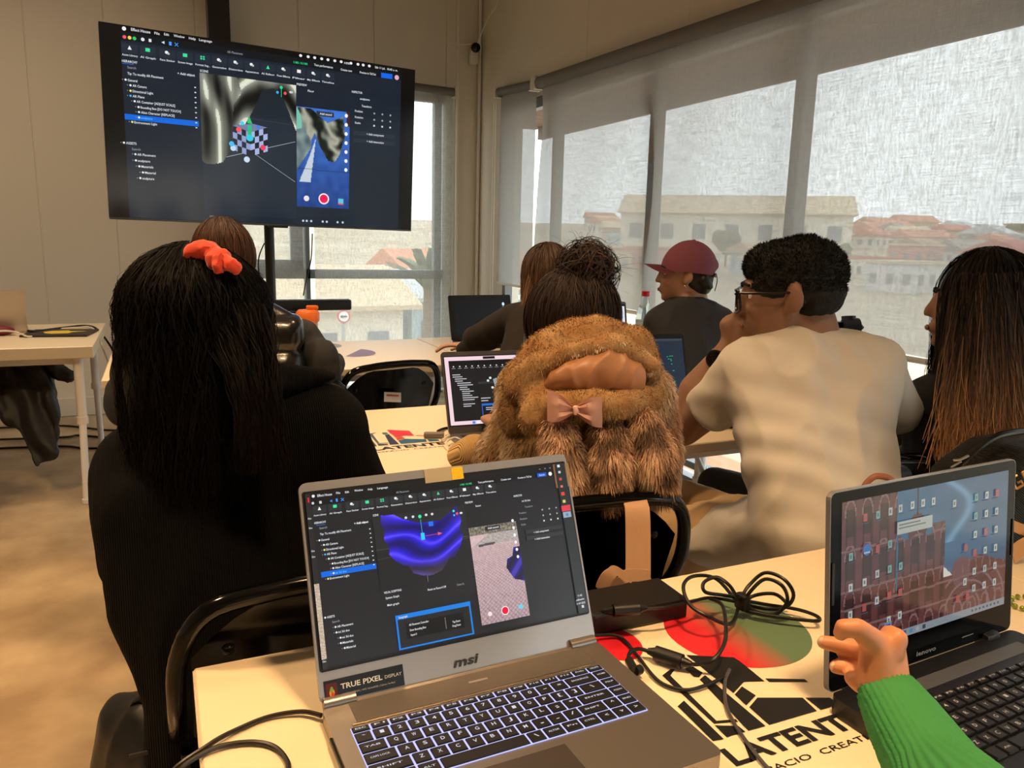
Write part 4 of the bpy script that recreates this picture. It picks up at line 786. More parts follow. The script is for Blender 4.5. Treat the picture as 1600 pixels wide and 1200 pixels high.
# black laptop at the right ----------------------------------------------------
M_lk = mat('black_laptop_shell', (20, 20, 23), .38, bump=(300, .06, .001)); M_lb = mat('glossy_bezel', (6, 7, 8), .1, Specular_IOR_Level=.12); M_lsil = mat('lid_rim_grey', (150, 150, 150), .35, .5)
len_, lid2 = laptop('open black laptop on the right showing a palace wallpaper', (.858, .590, H), .055, .358, .255, .237, 96, .022, M_lk, M_lsil, uL, M_scrG, .322, .184, .013, bezel=M_lb, lth=.0065)
B().prism(rounded(.3555, .2345, .008), .0012, Matrix.Translation((0, .1185, -.0008))).out('bezel_panel', M_lb, lid2)
q = Flat(); q.text(-.022, .0085, .038, .0056, 'lenovo', srgb(150, 152, 156), .0012, bold=.02, shear=.05); q.rect(.07, .012, .024, .0012, srgb(150, 150, 152), .0012); q.out('logo', M_print, lid2)
for s in (-1, 1): B().box((.03, .022, .02), (s * .13, .004, .02), bev=.006).out('hinge', M_lk, len_, smooth=True)
B().box((.30, .020, .0008), (0, -.034, .0232), bev=.0003, seg=1).out('speaker_strip', mat('grey_strip', (96, 100, 106), .4, .3), len_)
for s in (-1, 1): B().box((.004, .05, .002), (s * .1745, .13, .001), bev=.0008).out('bumper', M_black, lid2)
KL = [(.62, [(s, 1) for s in 'Esc|F1|F2|F3|F4|F5|F6|F7|F8|F9|F10|F11|F12|Ins|Prt|Del'.split('|')]), (1, [(s, 1) for s in "`1234567890-="] + [('Back', 1.7), ('7', 1), ('8', 1), ('9', 1)]),
 (1, [('Tab', 1.4)] + [(s, 1) for s in 'QWERTYUIOP[]'] + [('\\', 1.3), ('4', 1), ('5', 1), ('6', 1)]), (1, [('Caps', 1.7)] + [(s, 1) for s in "ASDFGHJKL;'"] + [('Enter', 2), ('1', 1), ('2', 1), ('3', 1)]),
 (1, [('Shift', 2.2)] + [(s, 1) for s in 'ZXCVBNM,./'] + [('Shift', 2.5), ('0', 2), ('.', 1)]), (1, [('Ctrl', 1.2), ('Fn', 1), ('', 1), ('Alt', 1), ('', 5.2), ('Alt', 1), ('Ctrl', 1.3), ('<', 1), ('^', 1), ('>', 1), ('+', 1), ('', 1)])]
kf = keyboard(len_, KL, -.166, .166, -.160, -.056, .0232, mat('grey_black_key', (26, 26, 29), .4), legend=(190, 192, 196), gap=.0034, hh=.0024); kf.out('key_legends', M_print, len_)
B().box((.10, .062, .0008), (-.03, -.220, .0234), bev=.0003).out('touchpad', mat('touchpad_black', (16, 16, 18), .3), len_)
kk = Flat(); kk.rect(.078 - .006, -.212, .026, .018, srgb(40, 110, 170), .0238); kk.rect(.078, -.208, .008, .010, srgb(220, 170, 60), .0239); kk.out('sticker', M_print, len_)
# others ----------------------------------------------------------------------
M_mac = mat('space_grey', (120, 118, 118), .35, .8); M_gold = mat('silver_gold_lid', (198, 186, 170), .35, .6)
def rowlap(label, px0, py0, px1, py1, z, w, d, lh, ang, rz, ui, um, m, sw, sh, **kw):
    "hinge ends seen at two image points on the plane z"
    def onz(px, py):
        r = RM @ _n([px - 800, py - 600, F]); k = (z - CAM[2]) / r[2]; return CAM + k * r
    a = onz(px0, py0); c = Vector((a[0], a[1], z - .012)) + Matrix.Rotation(rz, 3, 'Z') @ Vector((w / 2, 0, 0))
    return laptop(label, c, rz, w, d, lh, ang, .012, m, m, ui, um, sw, sh, **kw)
mbk, _ = rowlap('open laptop with a pink desktop in front of the fur hooded woman', 702, 679, 0, 0, .752, .315, .22, .228, 112, -.05, uB, M_scr, M_mac, .30, .19)
for kx in range(13):
    for ky in range(5):
        B_ = None
kb = B()
for kx in range(13):
    for ky in range(5): kb.box((.016, .015, .001), (-.125 + kx * .0208, -.03 - ky * .019, .0135))
kb.out('keys', M_black, mbk)['kind'] = 'stuff'
laptop('open dark laptop with a navy screen in front of the man in the white shirt', (1.37, 2.0, H), -.10, .36, .25, .235, 108, .018, M_black, M_black, uF, M_scr, .345, .195)
laptop('open black screen laptop at the far end of the back table by the window', (1.535, 3.72, H), .05, .36, .24, .235, 104, .014, M_black, M_black, uD, M_scr, .345, .205)
laptop('open laptop with a pale lilac screen behind the hair bun', (1.93, 3.22, H), -.18, .33, .24, .238, 106, .014, M_mac, M_mac, uE, M_scr, .318, .2)
laptop('closed-view grey laptop at the left edge of the left table, seen from its back', (-.79, 4.62, H), math.pi + .12, .31, .22, .215, 98, .012, M_gold, M_gold, None, None, .30, .19)

laptop('dark laptop in front of the woman in the leather vest', (.07, 3.42, H), .18, .36, .25, .24, 108, .018, M_black, M_black, uD, M_scr, .345, .195)
# ------------------------------------------------------------------ figures: hulls of ellipsoids, fused by a voxel remesh into one surface
def ico(sub=2):
    b = bmesh.new(); bmesh.ops.create_icosphere(b, subdivisions=sub, radius=1); V = [v.co.copy() for v in b.verts]; b.free(); return V
ICO = ico(3)
def rotz(a): return Matrix.Rotation(a, 3, 'Z')
def hull(bm, group, M=None):
    vs = []
    for it in group:
        c, r = Vector(it[0]), it[1]; rr = Vector(r) if hasattr(r, '__len__') else Vector((r, r, r)); R_ = it[2] if len(it) > 2 else None
        for v in ICO:
            p = Vector((v.x * rr.x, v.y * rr.y, v.z * rr.z)); p = (R_ @ p if R_ is not None else p) + c; vs.append(bm.verts.new(M @ p if M is not None else p))
    r = bmesh.ops.convex_hull(bm, input=vs); bmesh.ops.delete(bm, geom=list({v for v in r['geom_interior'] + r['geom_unused'] if isinstance(v, bmesh.types.BMVert) and v.is_valid}), context='VERTS')
def fuse(groups, vox=.008, smooth=6, disp=None):
    bm = bmesh.new()
    for g in groups:
        M = None
        if isinstance(g, tuple) and isinstance(g[0], Matrix): M, g = g
        hull(bm, g, M)
    me = bpy.data.meshes.new('tmp'); bm.to_mesh(me); bm.free(); o = bpy.data.objects.new('tmp', me); COL.objects.link(o)
    m = o.modifiers.new('r', 'REMESH'); m.mode = 'VOXEL'; m.voxel_size = vox; m.adaptivity = 0
    if smooth: s = o.modifiers.new('s', 'SMOOTH'); s.factor = .5; s.iterations = smooth
    dg = bpy.context.evaluated_depsgraph_get(); out = bpy.data.meshes.new_from_object(o.evaluated_get(dg)); bpy.data.objects.remove(o); bpy.data.meshes.remove(me); out.materials.clear()
    if disp:
        n = len(out.vertices); co = np.empty(n * 3); no = np.empty(n * 3); out.vertices.foreach_get('co', co); out.vertex_normals.foreach_get('vector', no); co = co.reshape(-1, 3); no = no.reshape(-1, 3)
        d = disp(co, no); out.vertices.foreach_set('co', (co + no * d[:, None]).ravel()); out.update()
    return out
def blob(name, groups, m, root, vox=.008, smooth=6, disp=None, label=None):
    me = fuse(groups, vox, smooth, disp); me.shade_smooth(); o = link(name, me, m, root, loc=-Vector(root.location))
    if label: o['label'] = label
    return o
def nz(co, sx, sy=None, sz=None, off=0):
    sy = sx if sy is None else sy; sz = sx if sz is None else sz; return np.array([noise.noise((a * sx + off, b * sy, c * sz)) for a, b, c in co])
def folds(amp=.004, s=(9, 9, 4), amp2=.0015, off=0): return lambda co, no: amp * (1 - 2 * np.abs(nz(co, *s, off=off)) ** .7) + amp2 * nz(co, 30, 30, 14, off=off)
def headM(c, yaw=0, pitch=0, roll=0, s=1): return Matrix.Translation(c) @ Matrix.Rotation(yaw, 4, 'Z') @ Matrix.Rotation(pitch, 4, 'X') @ Matrix.Rotation(roll, 4, 'Y') @ Matrix.Scale(s, 4)
def head_groups(M):
    g = [[((0, -.012, .035), (.075, .093, .082))], [((0, .02, .0), (.066, .075, .085)), ((0, .045, -.045), (.05, .04, .04)), ((0, .062, -.085), (.02, .018, .016)), ((.04, .01, -.06), .02), ((-.04, .01, -.06), .02)],
      [((0, .092, .018), (.009, .008, .012)), ((0, .108, -.022), (.013, .010, .010))], [((0, .094, -.050), (.024, .010, .006))], [((0, .091, -.061), (.020, .010, .006))], [((0, .083, .032), (.048, .014, .010))], [((0, .076, -.088), (.018, .014, .014))]]
    for s in (-1, 1): g += [[((s * .083, -.010, .0), (.008, .020, .033), Matrix.Rotation(s * .45, 3, 'Z')), ((s * .072, .0, -.022), (.006, .009, .014))], [((s * .034, .078, -.018), (.02, .014, .016))]]
    g += [[((0, -.03, -.04), (.052, .055, .03)), ((0, -.055, -.15), (.058, .055, .03))]]
    return [(M, x) for x in g]
M_iris = None
def face_bits(M, root, skin_lip=True, brow=(20, 16, 14)):
    for s in (-1, 1):
        e = B().sph(M @ Vector((s * .031, .0735, .008)), .0115 * M.to_scale().x).out('eye', mat('eye_white', (226, 222, 216), .2), root, loc=-Vector(root.location), smooth=True)
        B().sph(M @ Vector((s * .031, .082, .008)), .0048 * M.to_scale().x).out('iris', mat('iris_brown', (40, 24, 16), .15), e, smooth=True)
        B().tube([M @ Vector((s * .014, .097, .030)), M @ Vector((s * .034, .094, .037)), M @ Vector((s * .052, .080, .031))], .0035, 6).out('eyebrow', mat('brow', brow, .8), root, loc=-Vector(root.location))
    B().sph(M @ Vector((0, .1005, -.056)), (.019, .005, .007), M.to_3x3().normalized()).out('lips', mat('lip', (150, 84, 74), .4), root, loc=-Vector(root.location), smooth=True)
def cap_(a, ra, b, rb): return [(a, ra), (b, rb)]
def hand_groups(M, curl=1.2, thumb=1, spread=.12, s=1):
    "palm in local xy: fingers along +y, palm facing -z, thumb on +x*thumb"
    g = [[((0, .045, 0), (.038, .045, .013)), ((.0, .0, 0), (.026, .015, .016))]]
    for k, (x, L) in enumerate(((.029, .072), (.010, .080), (-.010, .075), (-.029, .060))):
        p = Vector((x * thumb, .083, 0)); a = -spread * (k - 1.5) * thumb; ang = 0; segs = [.45, .31, .24]; r = .0095
        for j, sg in enumerate(segs):
            ang += (curl if not hasattr(curl, '__len__') else curl[k]) * (.45, .75, .5)[j]
            d = Vector((math.sin(-a) * math.cos(ang), math.cos(a) * math.cos(ang), -math.sin(ang))); q = p + d * L * sg; g.append([(p, r), (q, r * .9)]); p = q; r *= .9
    p = Vector((.024 * thumb, .012, -.004)); q = p + Vector((.026 * thumb, .030, -.008)); w = q + Vector((.008 * thumb, .030, -.010)); v = w + Vector((-.002 * thumb, .022, -.008))
    g += [[(p, .014), (q, .0125)], [(q, .0122), (w, .0108)], [(w, .0105), (v, .0088)]]
    return [(M @ Matrix.Scale(s, 4), x) for x in g]
def strands(name, L, w, colfn, m, root, taper=.4, stuff=True, centre=None):
    "ribbons along polylines L (n,K,3); colfn(n,K)->(n,K,3) linear"
    L = np.asarray(L); n, K, _ = L.shape; T_ = np.gradient(L, axis=1); T_ /= np.linalg.norm(T_, axis=2, keepdims=True) + 1e-9
    N = L - (np.array(centre) if centre is not None else L.mean(axis=(0, 1))); sd = np.cross(T_, N); sd /= np.linalg.norm(sd, axis=2, keepdims=True) + 1e-9
    r2 = rng.normal(size=(n, 1, 3)) * .5; sd = sd + r2; sd -= T_ * (sd * T_).sum(2, keepdims=True); sd /= np.linalg.norm(sd, axis=2, keepdims=True) + 1e-9
    ww = (np.asarray(w).reshape(-1, 1) if hasattr(w, '__len__') else np.full((n, 1), w)) * np.linspace(1, taper, K)[None]; A = L + sd * ww[..., None] / 2; Bq = L - sd * ww[..., None] / 2
    V = np.stack([A, Bq], 2).reshape(-1, 3); base = (np.arange(n)[:, None] * K + np.arange(K - 1)[None]) * 2; Fq = np.stack([base, base + 1, base + 3, base + 2], 2).reshape(-1, 4)
    me = bpy.data.meshes.new(name); me.vertices.add(len(V)); me.vertices.foreach_set('co', V.ravel()); me.loops.add(Fq.size); me.loops.foreach_set('vertex_index', Fq.ravel().astype(np.int32)); me.polygons.add(len(Fq)); me.polygons.foreach_set('loop_start', (np.arange(len(Fq)) * 4).astype(np.int32)); me.update()
    C = np.ones((n, K, 2, 4), np.float32); C[..., :3] = colfn(n, K)[:, :, None, :]; at = me.color_attributes.new('col', 'FLOAT_COLOR', 'POINT'); at.data.foreach_set('color', C.reshape(-1)); me.shade_smooth()
    o = link(name, me, m, root, loc=-Vector(root.location)); o['kind'] = 'stuff' if stuff else 'thing'; return o
M_strand = vmat('hair_strand', .55, Specular_IOR_Level=.35)
M_black_strand = vmat('black_hair_strand', .6, Specular_IOR_Level=.10)
M_fur = vmat('fur_fibre', .85)
def haircol(c0, c1=None, pw=1.5, jit=.35):
    def fn(n, K):
        a = np.array(srgb(*c0)); b = np.array(srgb(*(c1 or c0))); t = np.linspace(0, 1, K)[None, :, None] ** pw; t = np.clip(t + rng.normal(size=(n, 1, 1)) * .12, 0, 1); j = np.exp(rng.normal(size=(n, 1, 1)) * jit); return (a * (1 - t) + b * t) * j
    return fn
def long_hair(c, yaw, rad, drop, n=1500, K=14, face=1.0, flare=.0, wave=.006, lo=.0, top=(0, -.01), back=.0, side_ok=None):
    "strands from the parting over an ellipsoid head, then hanging; face = half angle left open in front"
    c = np.array(c); rx, ry, rz_ = rad; out = []
    for i in range(n):
        th = rng.uniform(face, 2 * math.pi - face)          # 0 = front (+y)
        dx, dy = math.sin(th), math.cos(th); s = rng.uniform(.93, 1.06); D = drop * rng.uniform(.72, 1.05) * (1 if not callable(drop) else 1); pts = []
        ph0 = rng.uniform(.05, .5); wv = rng.uniform(0, 6.3, 2); fl = flare * rng.uniform(.3, 1.2); arc = (math.pi / 2 - ph0) * (rx + rz_) / 2; tot = arc + D
        for k in range(K):
            q = tot * k / (K - 1)
            if q < arc: ph = ph0 + q / ((rx + rz_) / 2); x, y, z = rx * s * math.sin(ph) * dx, ry * s * math.sin(ph) * dy, rz_ * s * math.cos(ph)
            else: u = (q - arc); x, y, z = rx * s * dx * (1 + fl * u), ry * s * dy * (1 + fl * u) - back * u, -u
            wz = wave * min(1, q / .1); x += wz * math.sin(q * 38 + wv[0]) ; y += wz * math.sin(q * 33 + wv[1]); pts.append((x, y, z))
        out.append(pts)
    L = np.array(out); a = yaw; R_ = np.array([[math.cos(a), -math.sin(a), 0], [math.sin(a), math.cos(a), 0], [0, 0, 1]]); return L @ R_.T + c
def swept_hair(c, yaw, rad, n, K=12, ph1=2.1, twist=.5, face=.75):
    "strands gathered from the hairline up to the crown"
    rx, ry, rz_ = rad; out = []
    for i in range(n):
        th = rng.uniform(face, 2 * math.pi - face); s = rng.uniform(.95, 1.07); p0 = ph1 * rng.uniform(.8, 1.0); tw = twist * rng.normal(); wv = rng.uniform(0, 6.3); pts = []
        for k in range(K):
            q = k / (K - 1); ph = p0 * (1 - q) + .18 * q; t = th + tw * q * q; s2 = s * (1 + .02 * math.sin(q * 9 + wv)); pts.append((rx * s2 * math.sin(ph) * math.sin(t), ry * s2 * math.sin(ph) * math.cos(t) - .02 * q, rz_ * s2 * math.cos(ph)))
        out.append(pts)
    L = np.array(out); a = yaw; R_ = np.array([[math.cos(a), -math.sin(a), 0], [math.sin(a), math.cos(a), 0], [0, 0, 1]]); return L @ R_.T + np.array(c)
def surf_points(o, n, seed=1):
    me = o.data; me.calc_loop_triangles(); nt_ = len(me.loop_triangles); ti = np.empty(nt_ * 3, np.int32); me.loop_triangles.foreach_get('vertices', ti); ti = ti.reshape(-1, 3)
    co = np.empty(len(me.vertices) * 3); me.vertices.foreach_get('co', co); co = co.reshape(-1, 3); a, b, c = co[ti[:, 0]], co[ti[:, 1]], co[ti[:, 2]]
    cr = np.cross(b - a, c - a); ar = np.linalg.norm(cr, axis=1); r = np.random.default_rng(seed); idx = r.choice(nt_, n, p=ar / ar.sum()); u = r.random((n, 2)); f = u.sum(1) > 1; u[f] = 1 - u[f]
    return a[idx] + (b - a)[idx] * u[:, :1] + (c - a)[idx] * u[:, 1:], cr[idx] / ar[idx][:, None]
def fur(name, o, n, ln, w, colfn, root, grav=.6, mask=None, seed=1, comb=(0, 0, -1)):
    p, nn = surf_points(o, n, seed)
    if mask is not None: k = mask(p, nn); p, nn = p[k], nn[k]
    r = np.random.default_rng(seed + 1); d = nn + np.array(comb) * grav + r.normal(size=p.shape) * .28; d /= np.linalg.norm(d, axis=1, keepdims=True); l = ln * r.uniform(.6, 1.25, (len(p), 1))
    L = np.stack([p - nn * .002, p + d * l * .55, p + d * l + np.array(comb) * l * .35], 1); C = colfn(p, r)
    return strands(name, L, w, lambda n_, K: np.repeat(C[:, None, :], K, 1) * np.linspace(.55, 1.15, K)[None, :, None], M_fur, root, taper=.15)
SKIN = dict(a=(150, 112, 90), b=(176, 132, 106), c=(194, 150, 126))
def skin(k): return mat('skin_' + k, SKIN[k], .58, bump=(220, .08, .001), Subsurface_Weight=.08, Subsurface_Scale=.01)
def shrink(groups, k=.74):
    o = []
    for g in groups:
        if isinstance(g, tuple): continue
        o.append([(it[0], tuple(x * k for x in it[1]) if hasattr(it[1], '__len__') else it[1] * k, *it[2:]) for it in g])
    return o
def person(label, base): return thing('person', label, 'person', base, 0)
def legs_groups(hip, kneeL, kneeR, footz=.06, th=.075, sh=.055, toe=.1):
    g = []; 
    for s, k in ((-1, kneeL), (1, kneeR)):
        h = Vector(hip) + Vector((s * .09, 0, 0)); k = Vector(k); a = Vector((k.x, k.y - .04, .09)); g += [[(h, th), (k, th * .78)], [(k, th * .76), (a, sh * .8)]]
    return g
def shoes(root, kneeL, kneeR, m):
    for k in (kneeL, kneeR):
        k = Vector(k); blob('shoe', [[((k.x, k.y - .07, .045), (.04, .05, .045)), ((k.x, k.y + .10, .03), (.042, .06, .028))]], m, root, .009, 3)
# ------------------------------------------------------------------ people
M_denim = mat('dark_trousers', (24, 24, 28), .8); M_shoe = mat('dark_shoe', (20, 20, 22), .6)
# 1 woman in the black corduroy coat, nearest the camera on the left
r1 = person('woman with long black hair in a black corduroy coat, nearest on the left', (.12, 1.3, 0))
D = 1.25; hd = P(306, 520, 1.22); M1 = headM(hd, .25, .05)
cp = lambda x, y, d=1.25: P(x, y, d)
coat1 = [[(cp(300, 690, 1.24), (.10, .09, .07)), (cp(225, 735), (.075, .085, .08)), (cp(500, 672, 1.27), (.08, .085, .075)), (cp(350, 800), (.19, .11, .12))],
 [(cp(350, 780), (.185, .12, .12)), (cp(355, 930, 1.24), (.17, .12, .10)), (cp(395, 1080, 1.2), (.15, .12, .08))],
 [(cp(215, 745), (.07, .085, .075)), (cp(222, 870, 1.30), (.068, .085, .08))], [(cp(222, 860, 1.3), (.066, .08, .07)), (cp(290, 930, 1.48), (.05, .07, .05))],
 [(cp(505, 690, 1.28), (.075, .085, .07)), (cp(568, 830, 1.34), (.07, .08, .07))], [(cp(568, 820, 1.34), (.066, .075, .065)), (cp(560, 850, 1.52), (.05, .06, .05))],
 [(cp(400, 1080, 1.2), (.16, .13, .10)), (cp(420, 1190, 1.28), (.19, .17, .05))]]
hip = Vector((.16, 1.22, .53)); kL, kR = (.05, 1.66, .5), (.30, 1.66, .5)
blob('body', head_groups(M1) + [[(hd + Vector((0, -.05, -.12)), .055), (P(330, 660, 1.25), .07)]] + legs_groups(hip, kL, kR, th=.06, sh=.045) + shrink(coat1) + hand_groups(Matrix.Translation(P(330, 900, 1.52)) @ Matrix.Rotation(-.5, 4, 'Z'), .3) + hand_groups(Matrix.Translation(P(545, 830, 1.58)) @ Matrix.Rotation(.4, 4, 'Z'), .3, -1), skin('b'), r1, .009, 4); face_bits(M1, r1)
blob('trousers', legs_groups(hip, kL, kR, th=.075), M_denim, r1, .01, 5); shoes(r1, kL, kR, M_shoe)
M_cord = mat('black_corduroy', (4, 4, 5), .9, bump=(95, .55, .004, (1, .25, .0), 'X'), Specular_IOR_Level=.15)
coat_o = blob('coat', coat1, M_cord, r1, .009, 8, folds(.005, (7, 7, 3)))
blob('collar', [[(cp(185, 690, 1.22), (.014, .03, .012)), (cp(235, 640, 1.2), (.02, .03, .02)), (cp(300, 640, 1.16), (.03, .02, .02))], [(cp(515, 585, 1.27), (.012, .03, .009)), (cp(420, 585, 1.22), (.02, .03, .02)), (cp(360, 620, 1.18), (.04, .03, .03))], [(cp(300, 640, 1.17), (.06, .05, .02)), (cp(400, 600, 1.2), (.05, .05, .02))]], M_cord, r1, .007, 4)
blob('hair', [(M1, [((0, -.018, .035), (.094, .108, .098)), ((0, -.05, -.06), (.085, .06, .07))]), [(hd + Vector((-.02, -.06, -.06)), (.088, .05, .08)), (hd + Vector((-.01, -.07, -.19)), (.085, .035, .07))], [(cp(385, 560, 1.17), (.040, .03, .05)), (cp(398, 640, 1.15), (.026, .012, .04))]], mat('black_hair', (4, 3, 3), .6, bump=(60, .5, .004, (1, 1, .12))), r1, .009, 4, label=None)
Lh = long_hair(hd + Vector((0, -.012, .030)), .25, (.103, .117, .108), .29, 4200, 14, face=.9, flare=.25, wave=.010, back=.06)
strands('hair_strands', Lh, .0018, haircol((7, 5, 5), (15, 8, 8), 2, .3), M_black_strand, r1, centre=hd)
n = 900; t_ = rng.uniform(0, 1, n); Ls = []
for i in range(n):
    a = P(300 + 110 * t_[i] + rng.normal() * 8, 470 + rng.uniform(0, 60), 1.12); e = P(372 + 70 * t_[i] + rng.normal() * 7, 700 + 45 * rng.random(), 1.085); m_ = P(395 + 40 * t_[i] + rng.normal() * 8, 590 + 20 * rng.random(), 1.075)
    Ls.append([tuple(Vector(a).lerp(m_, s).lerp(Vector(m_).lerp(e, s), s) + Vector((.004 * math.sin(s * 14 + i), 0, 0))) for s in np.linspace(0, 1, 14)])
strands('hair_lock', Ls, .0022, haircol((6, 4, 4), (20, 10, 9), 2, .35), M_black_strand, r1, centre=hd)
sc = [P(x, y, 1.125) for x, y in ((290, 404), (300, 394), (320, 391), (338, 398), (352, 410), (366, 420))]
b = B(); b.tube(sc, .012, 12, rs=[.007, .012, .015, .013, .012, .008]); b.sph(P(343, 406, 1.12), (.018, .014, .018)); b.tube([P(345, 405, 1.11), P(340, 414, 1.105), P(341, 424, 1.11)], .01, 10, rs=[.012, .009, .006]); b.tube([P(345, 405, 1.115), P(360, 413, 1.11), P(371, 424, 1.12)], .01, 10, rs=[.010, .011, .008])
bmesh.ops.subdivide_edges(b.bm, edges=b.bm.edges[:], cuts=1, use_grid_fill=True)
for v in b.bm.verts: v.co += Vector(noise.noise_vector(v.co * 90)) * .0035
b.out('scrunchie', mat('orange_velvet', (236, 66, 20), .7, Sheen_Weight=.4), r1, loc=-Vector(r1.location), smooth=True, label='bright orange velvet scrunchie')
# 2 woman in the leather vest --------------------------------------------
r2 = person('woman with brown hair in a shiny black leather vest, below the television', (.42, 2.6, 0)); d2 = 2.38
hd2 = P(350, 408, d2); M2 = headM(hd2, -.30, .05, 0, .98); kL, kR = (.3, 3.05, .5), (.55, 3.05, .5)
p2 = lambda x, y, d=d2: P(x, y, d)
slv2 = [[(p2(475, 520, 2.42), (.045, .065, .04)), (p2(492, 565, 2.42), (.062, .065, .07))], [(p2(497, 560), (.062, .065, .06)), (p2(505, 600, 2.5), (.052, .06, .05))], [(p2(505, 605, 2.5), .048), ((.60, 2.96, .79), .036)], [(p2(240, 505), (.07, .075, .05)), (p2(205, 590), (.06, .07, .08))], [(p2(195, 612, 2.45), (.055, .06, .06)), ((.25, 2.95, .79), .036)], [(p2(190, 625, 2.42), .05), (p2(192, 645, 2.42), .045)]]
vest2 = [[(p2(400, 482), (.045, .085, .03)), (p2(320, 482), (.05, .085, .03)), (p2(452, 508, 2.35), (.035, .10, .045)), (p2(270, 515), (.045, .10, .05)), (p2(440, 600, 2.36), (.07, .11, .08)), (p2(290, 600), (.07, .11, .08))], [(p2(365, 590), (.18, .12, .1)), ((.42, 2.54, .60), (.17, .13, .08))]]
blob('body', head_groups(M2) + [[(hd2 + Vector((0, -.05, -.12)), .05), (p2(368, 500), .06)]] + legs_groups((.43, 2.5, .53), kL, kR, th=.06, sh=.045) + shrink(slv2 + vest2) + hand_groups(Matrix.Translation((.59, 3.02, .772)) @ Matrix.Rotation(.3, 4, 'Z'), .4, -1) + hand_groups(Matrix.Translation((.25, 3.02, .772)), .4), skin('c'), r2, .009, 4); face_bits(M2, r2)
blob('trousers', legs_groups((.43, 2.5, .53), kL, kR), M_denim, r2, .011, 5); shoes(r2, kL, kR, M_shoe)
def quilt(co, no): z = co[:, 2]; q = (z - .62) / .105; s = np.abs(((q) % 1) - .5) * 2; return .016 * (1 - s ** 3) - .008 + .004 * nz(co, 12, 12, 30)
blob('sweater_sleeves', slv2, mat('charcoal_knit', (30, 30, 33), .85, bump=(80, .2, .003)), r2, .009, 6, folds(.006, (8, 8, 5)))
blob('leather_vest', vest2, mat('black_leather', (16, 14, 13), .3, bump=(30, .25, .006), Coat_Weight=.2), r2, .009, 5, quilt)
blob('vest_collar', [[(p2(345, 455, 2.34), (.055, .05, .035)), (p2(392, 448, 2.4), (.03, .04, .024)), (p2(404, 464, 2.4), (.025, .035, .016))], [(p2(350, 470, 2.33), (.06, .05, .03)), (p2(410, 475, 2.38), (.035, .05, .02))]], MATS['black_leather'], r2, .008, 4)
blob('hair', [(M2, [((0, -.022, .035), (.084, .095, .09)), ((0, -.06, -.04), (.07, .045, .05))])], mat('brown_hair', (52, 34, 24), .45, bump=(50, .5, .004, (1, 1, .15))), r2, .007, 4)
Lh = swept_hair(hd2 + Vector((0, -.018, .020)), -.3, (.087, .100, .108), 2200, ph1=2.2, twist=.3, face=1.0); strands('hair_strands', Lh, .002, haircol((84, 54, 34), (60, 38, 27), 1, .35), M_strand, r2, centre=hd2)
# 3 woman in the fur hood --------------------------------------------------
r3 = person('woman with a dark hair bun in a tan fur coat with pink bow', (.72, 1.5, 0)); d3 = 1.55
p3 = lambda x, y, d=d3: P(x, y, d); hd3 = p3(888, 508, 1.60); M3 = headM(hd3, -.15, -.22, 0, .95); kL, kR = (.62, 1.86, .5), (.84, 1.86, .5)
fc = [[(p3(838, 610), (.065, .09, .06)), (p3(905, 575, 1.56), (.11, .10, .06)), (p3(995, 612), (.060, .09, .06)), (p3(915, 700), (.165, .12, .11))], [(p3(912, 690), (.165, .12, .11)), (p3(935, 762, 1.5), (.125, .10, .06))],
 [(p3(828, 640, 1.58), (.06, .08, .07)), (p3(800, 712, 1.62), (.055, .07, .05))], [(p3(800, 705, 1.62), (.05, .065, .05)), (p3(758, 712, 1.78), (.040, .045, .038))], [(p3(1000, 630, 1.58), (.055, .075, .07)), (p3(1018, 705, 1.58), (.040, .07, .055))], [(p3(1018, 700, 1.6), (.042, .065, .05)), ((.93, 1.78, .80), (.04, .04, .04))]]
blob('body', head_groups(M3) + [[(hd3 + Vector((0, -.05, -.12)), .05), (p3(905, 560, 1.56), .06)]] + legs_groups((.74, 1.42, .53), kL, kR, th=.06, sh=.045) + shrink(fc) + hand_groups(Matrix.Translation((.80, 1.86, .785)) @ Matrix.Rotation(-.3, 4, 'Z'), .5) + hand_groups(Matrix.Translation((.92, 1.85, .772)) @ Matrix.Rotation(.3, 4, 'Z'), .4, -1), skin('b'), r3, .009, 4); face_bits(M3, r3)
blob('trousers', legs_groups((.74, 1.42, .53), kL, kR), M_denim, r3, .011, 5); shoes(r3, kL, kR, M_shoe)
M_fc = mat('tan_fur_backing', (180, 148, 108), .95, var=(14, (160, 110, 72), 4), bump=(70, .5, .006))
coat3 = blob('fur_coat', fc, M_fc, r3, .009, 8, folds(.012, (7, 7, 5), .004))
# hood: rolled folds lying on the shoulders with a smooth lining in its mouth
hoodg = [[(p3(818, 590, 1.47), (.030, .04, .03)), (p3(850, 548, 1.46), (.032, .04, .028))], [(p3(850, 548, 1.46), (.032, .045, .03)), (p3(905, 520, 1.46), (.030, .05, .028)), (p3(948, 512, 1.47), (.028, .05, .022))], [(p3(948, 515, 1.47), (.030, .05, .024)), (p3(985, 535, 1.47), (.036, .045, .03)), (p3(1000, 575, 1.48), (.034, .04, .03))],
 [(p3(808, 606, 1.44), (.022, .04, .028)), (p3(848, 566, 1.41), (.026, .03, .018)), (p3(895, 545, 1.40), (.028, .03, .012))], [(p3(895, 545, 1.40), (.028, .03, .012)), (p3(960, 536, 1.39), (.033, .03, .013)), (p3(1012, 568, 1.41), (.016, .03, .016))],
 [(p3(800, 650, 1.47), (.026, .04, .04)), (p3(822, 600, 1.45), (.026, .04, .03))], [(p3(850, 632, 1.40), (.036, .03, .028)), (p3(905, 628, 1.37), (.045, .026, .018)), (p3(965, 632, 1.37), (.045, .026, .022)), (p3(1008, 618, 1.44), (.028, .035, .03))],
 [(p3(905, 650, 1.42), (.12, .03, .035)), (p3(912, 600, 1.46), (.13, .06, .04))]]
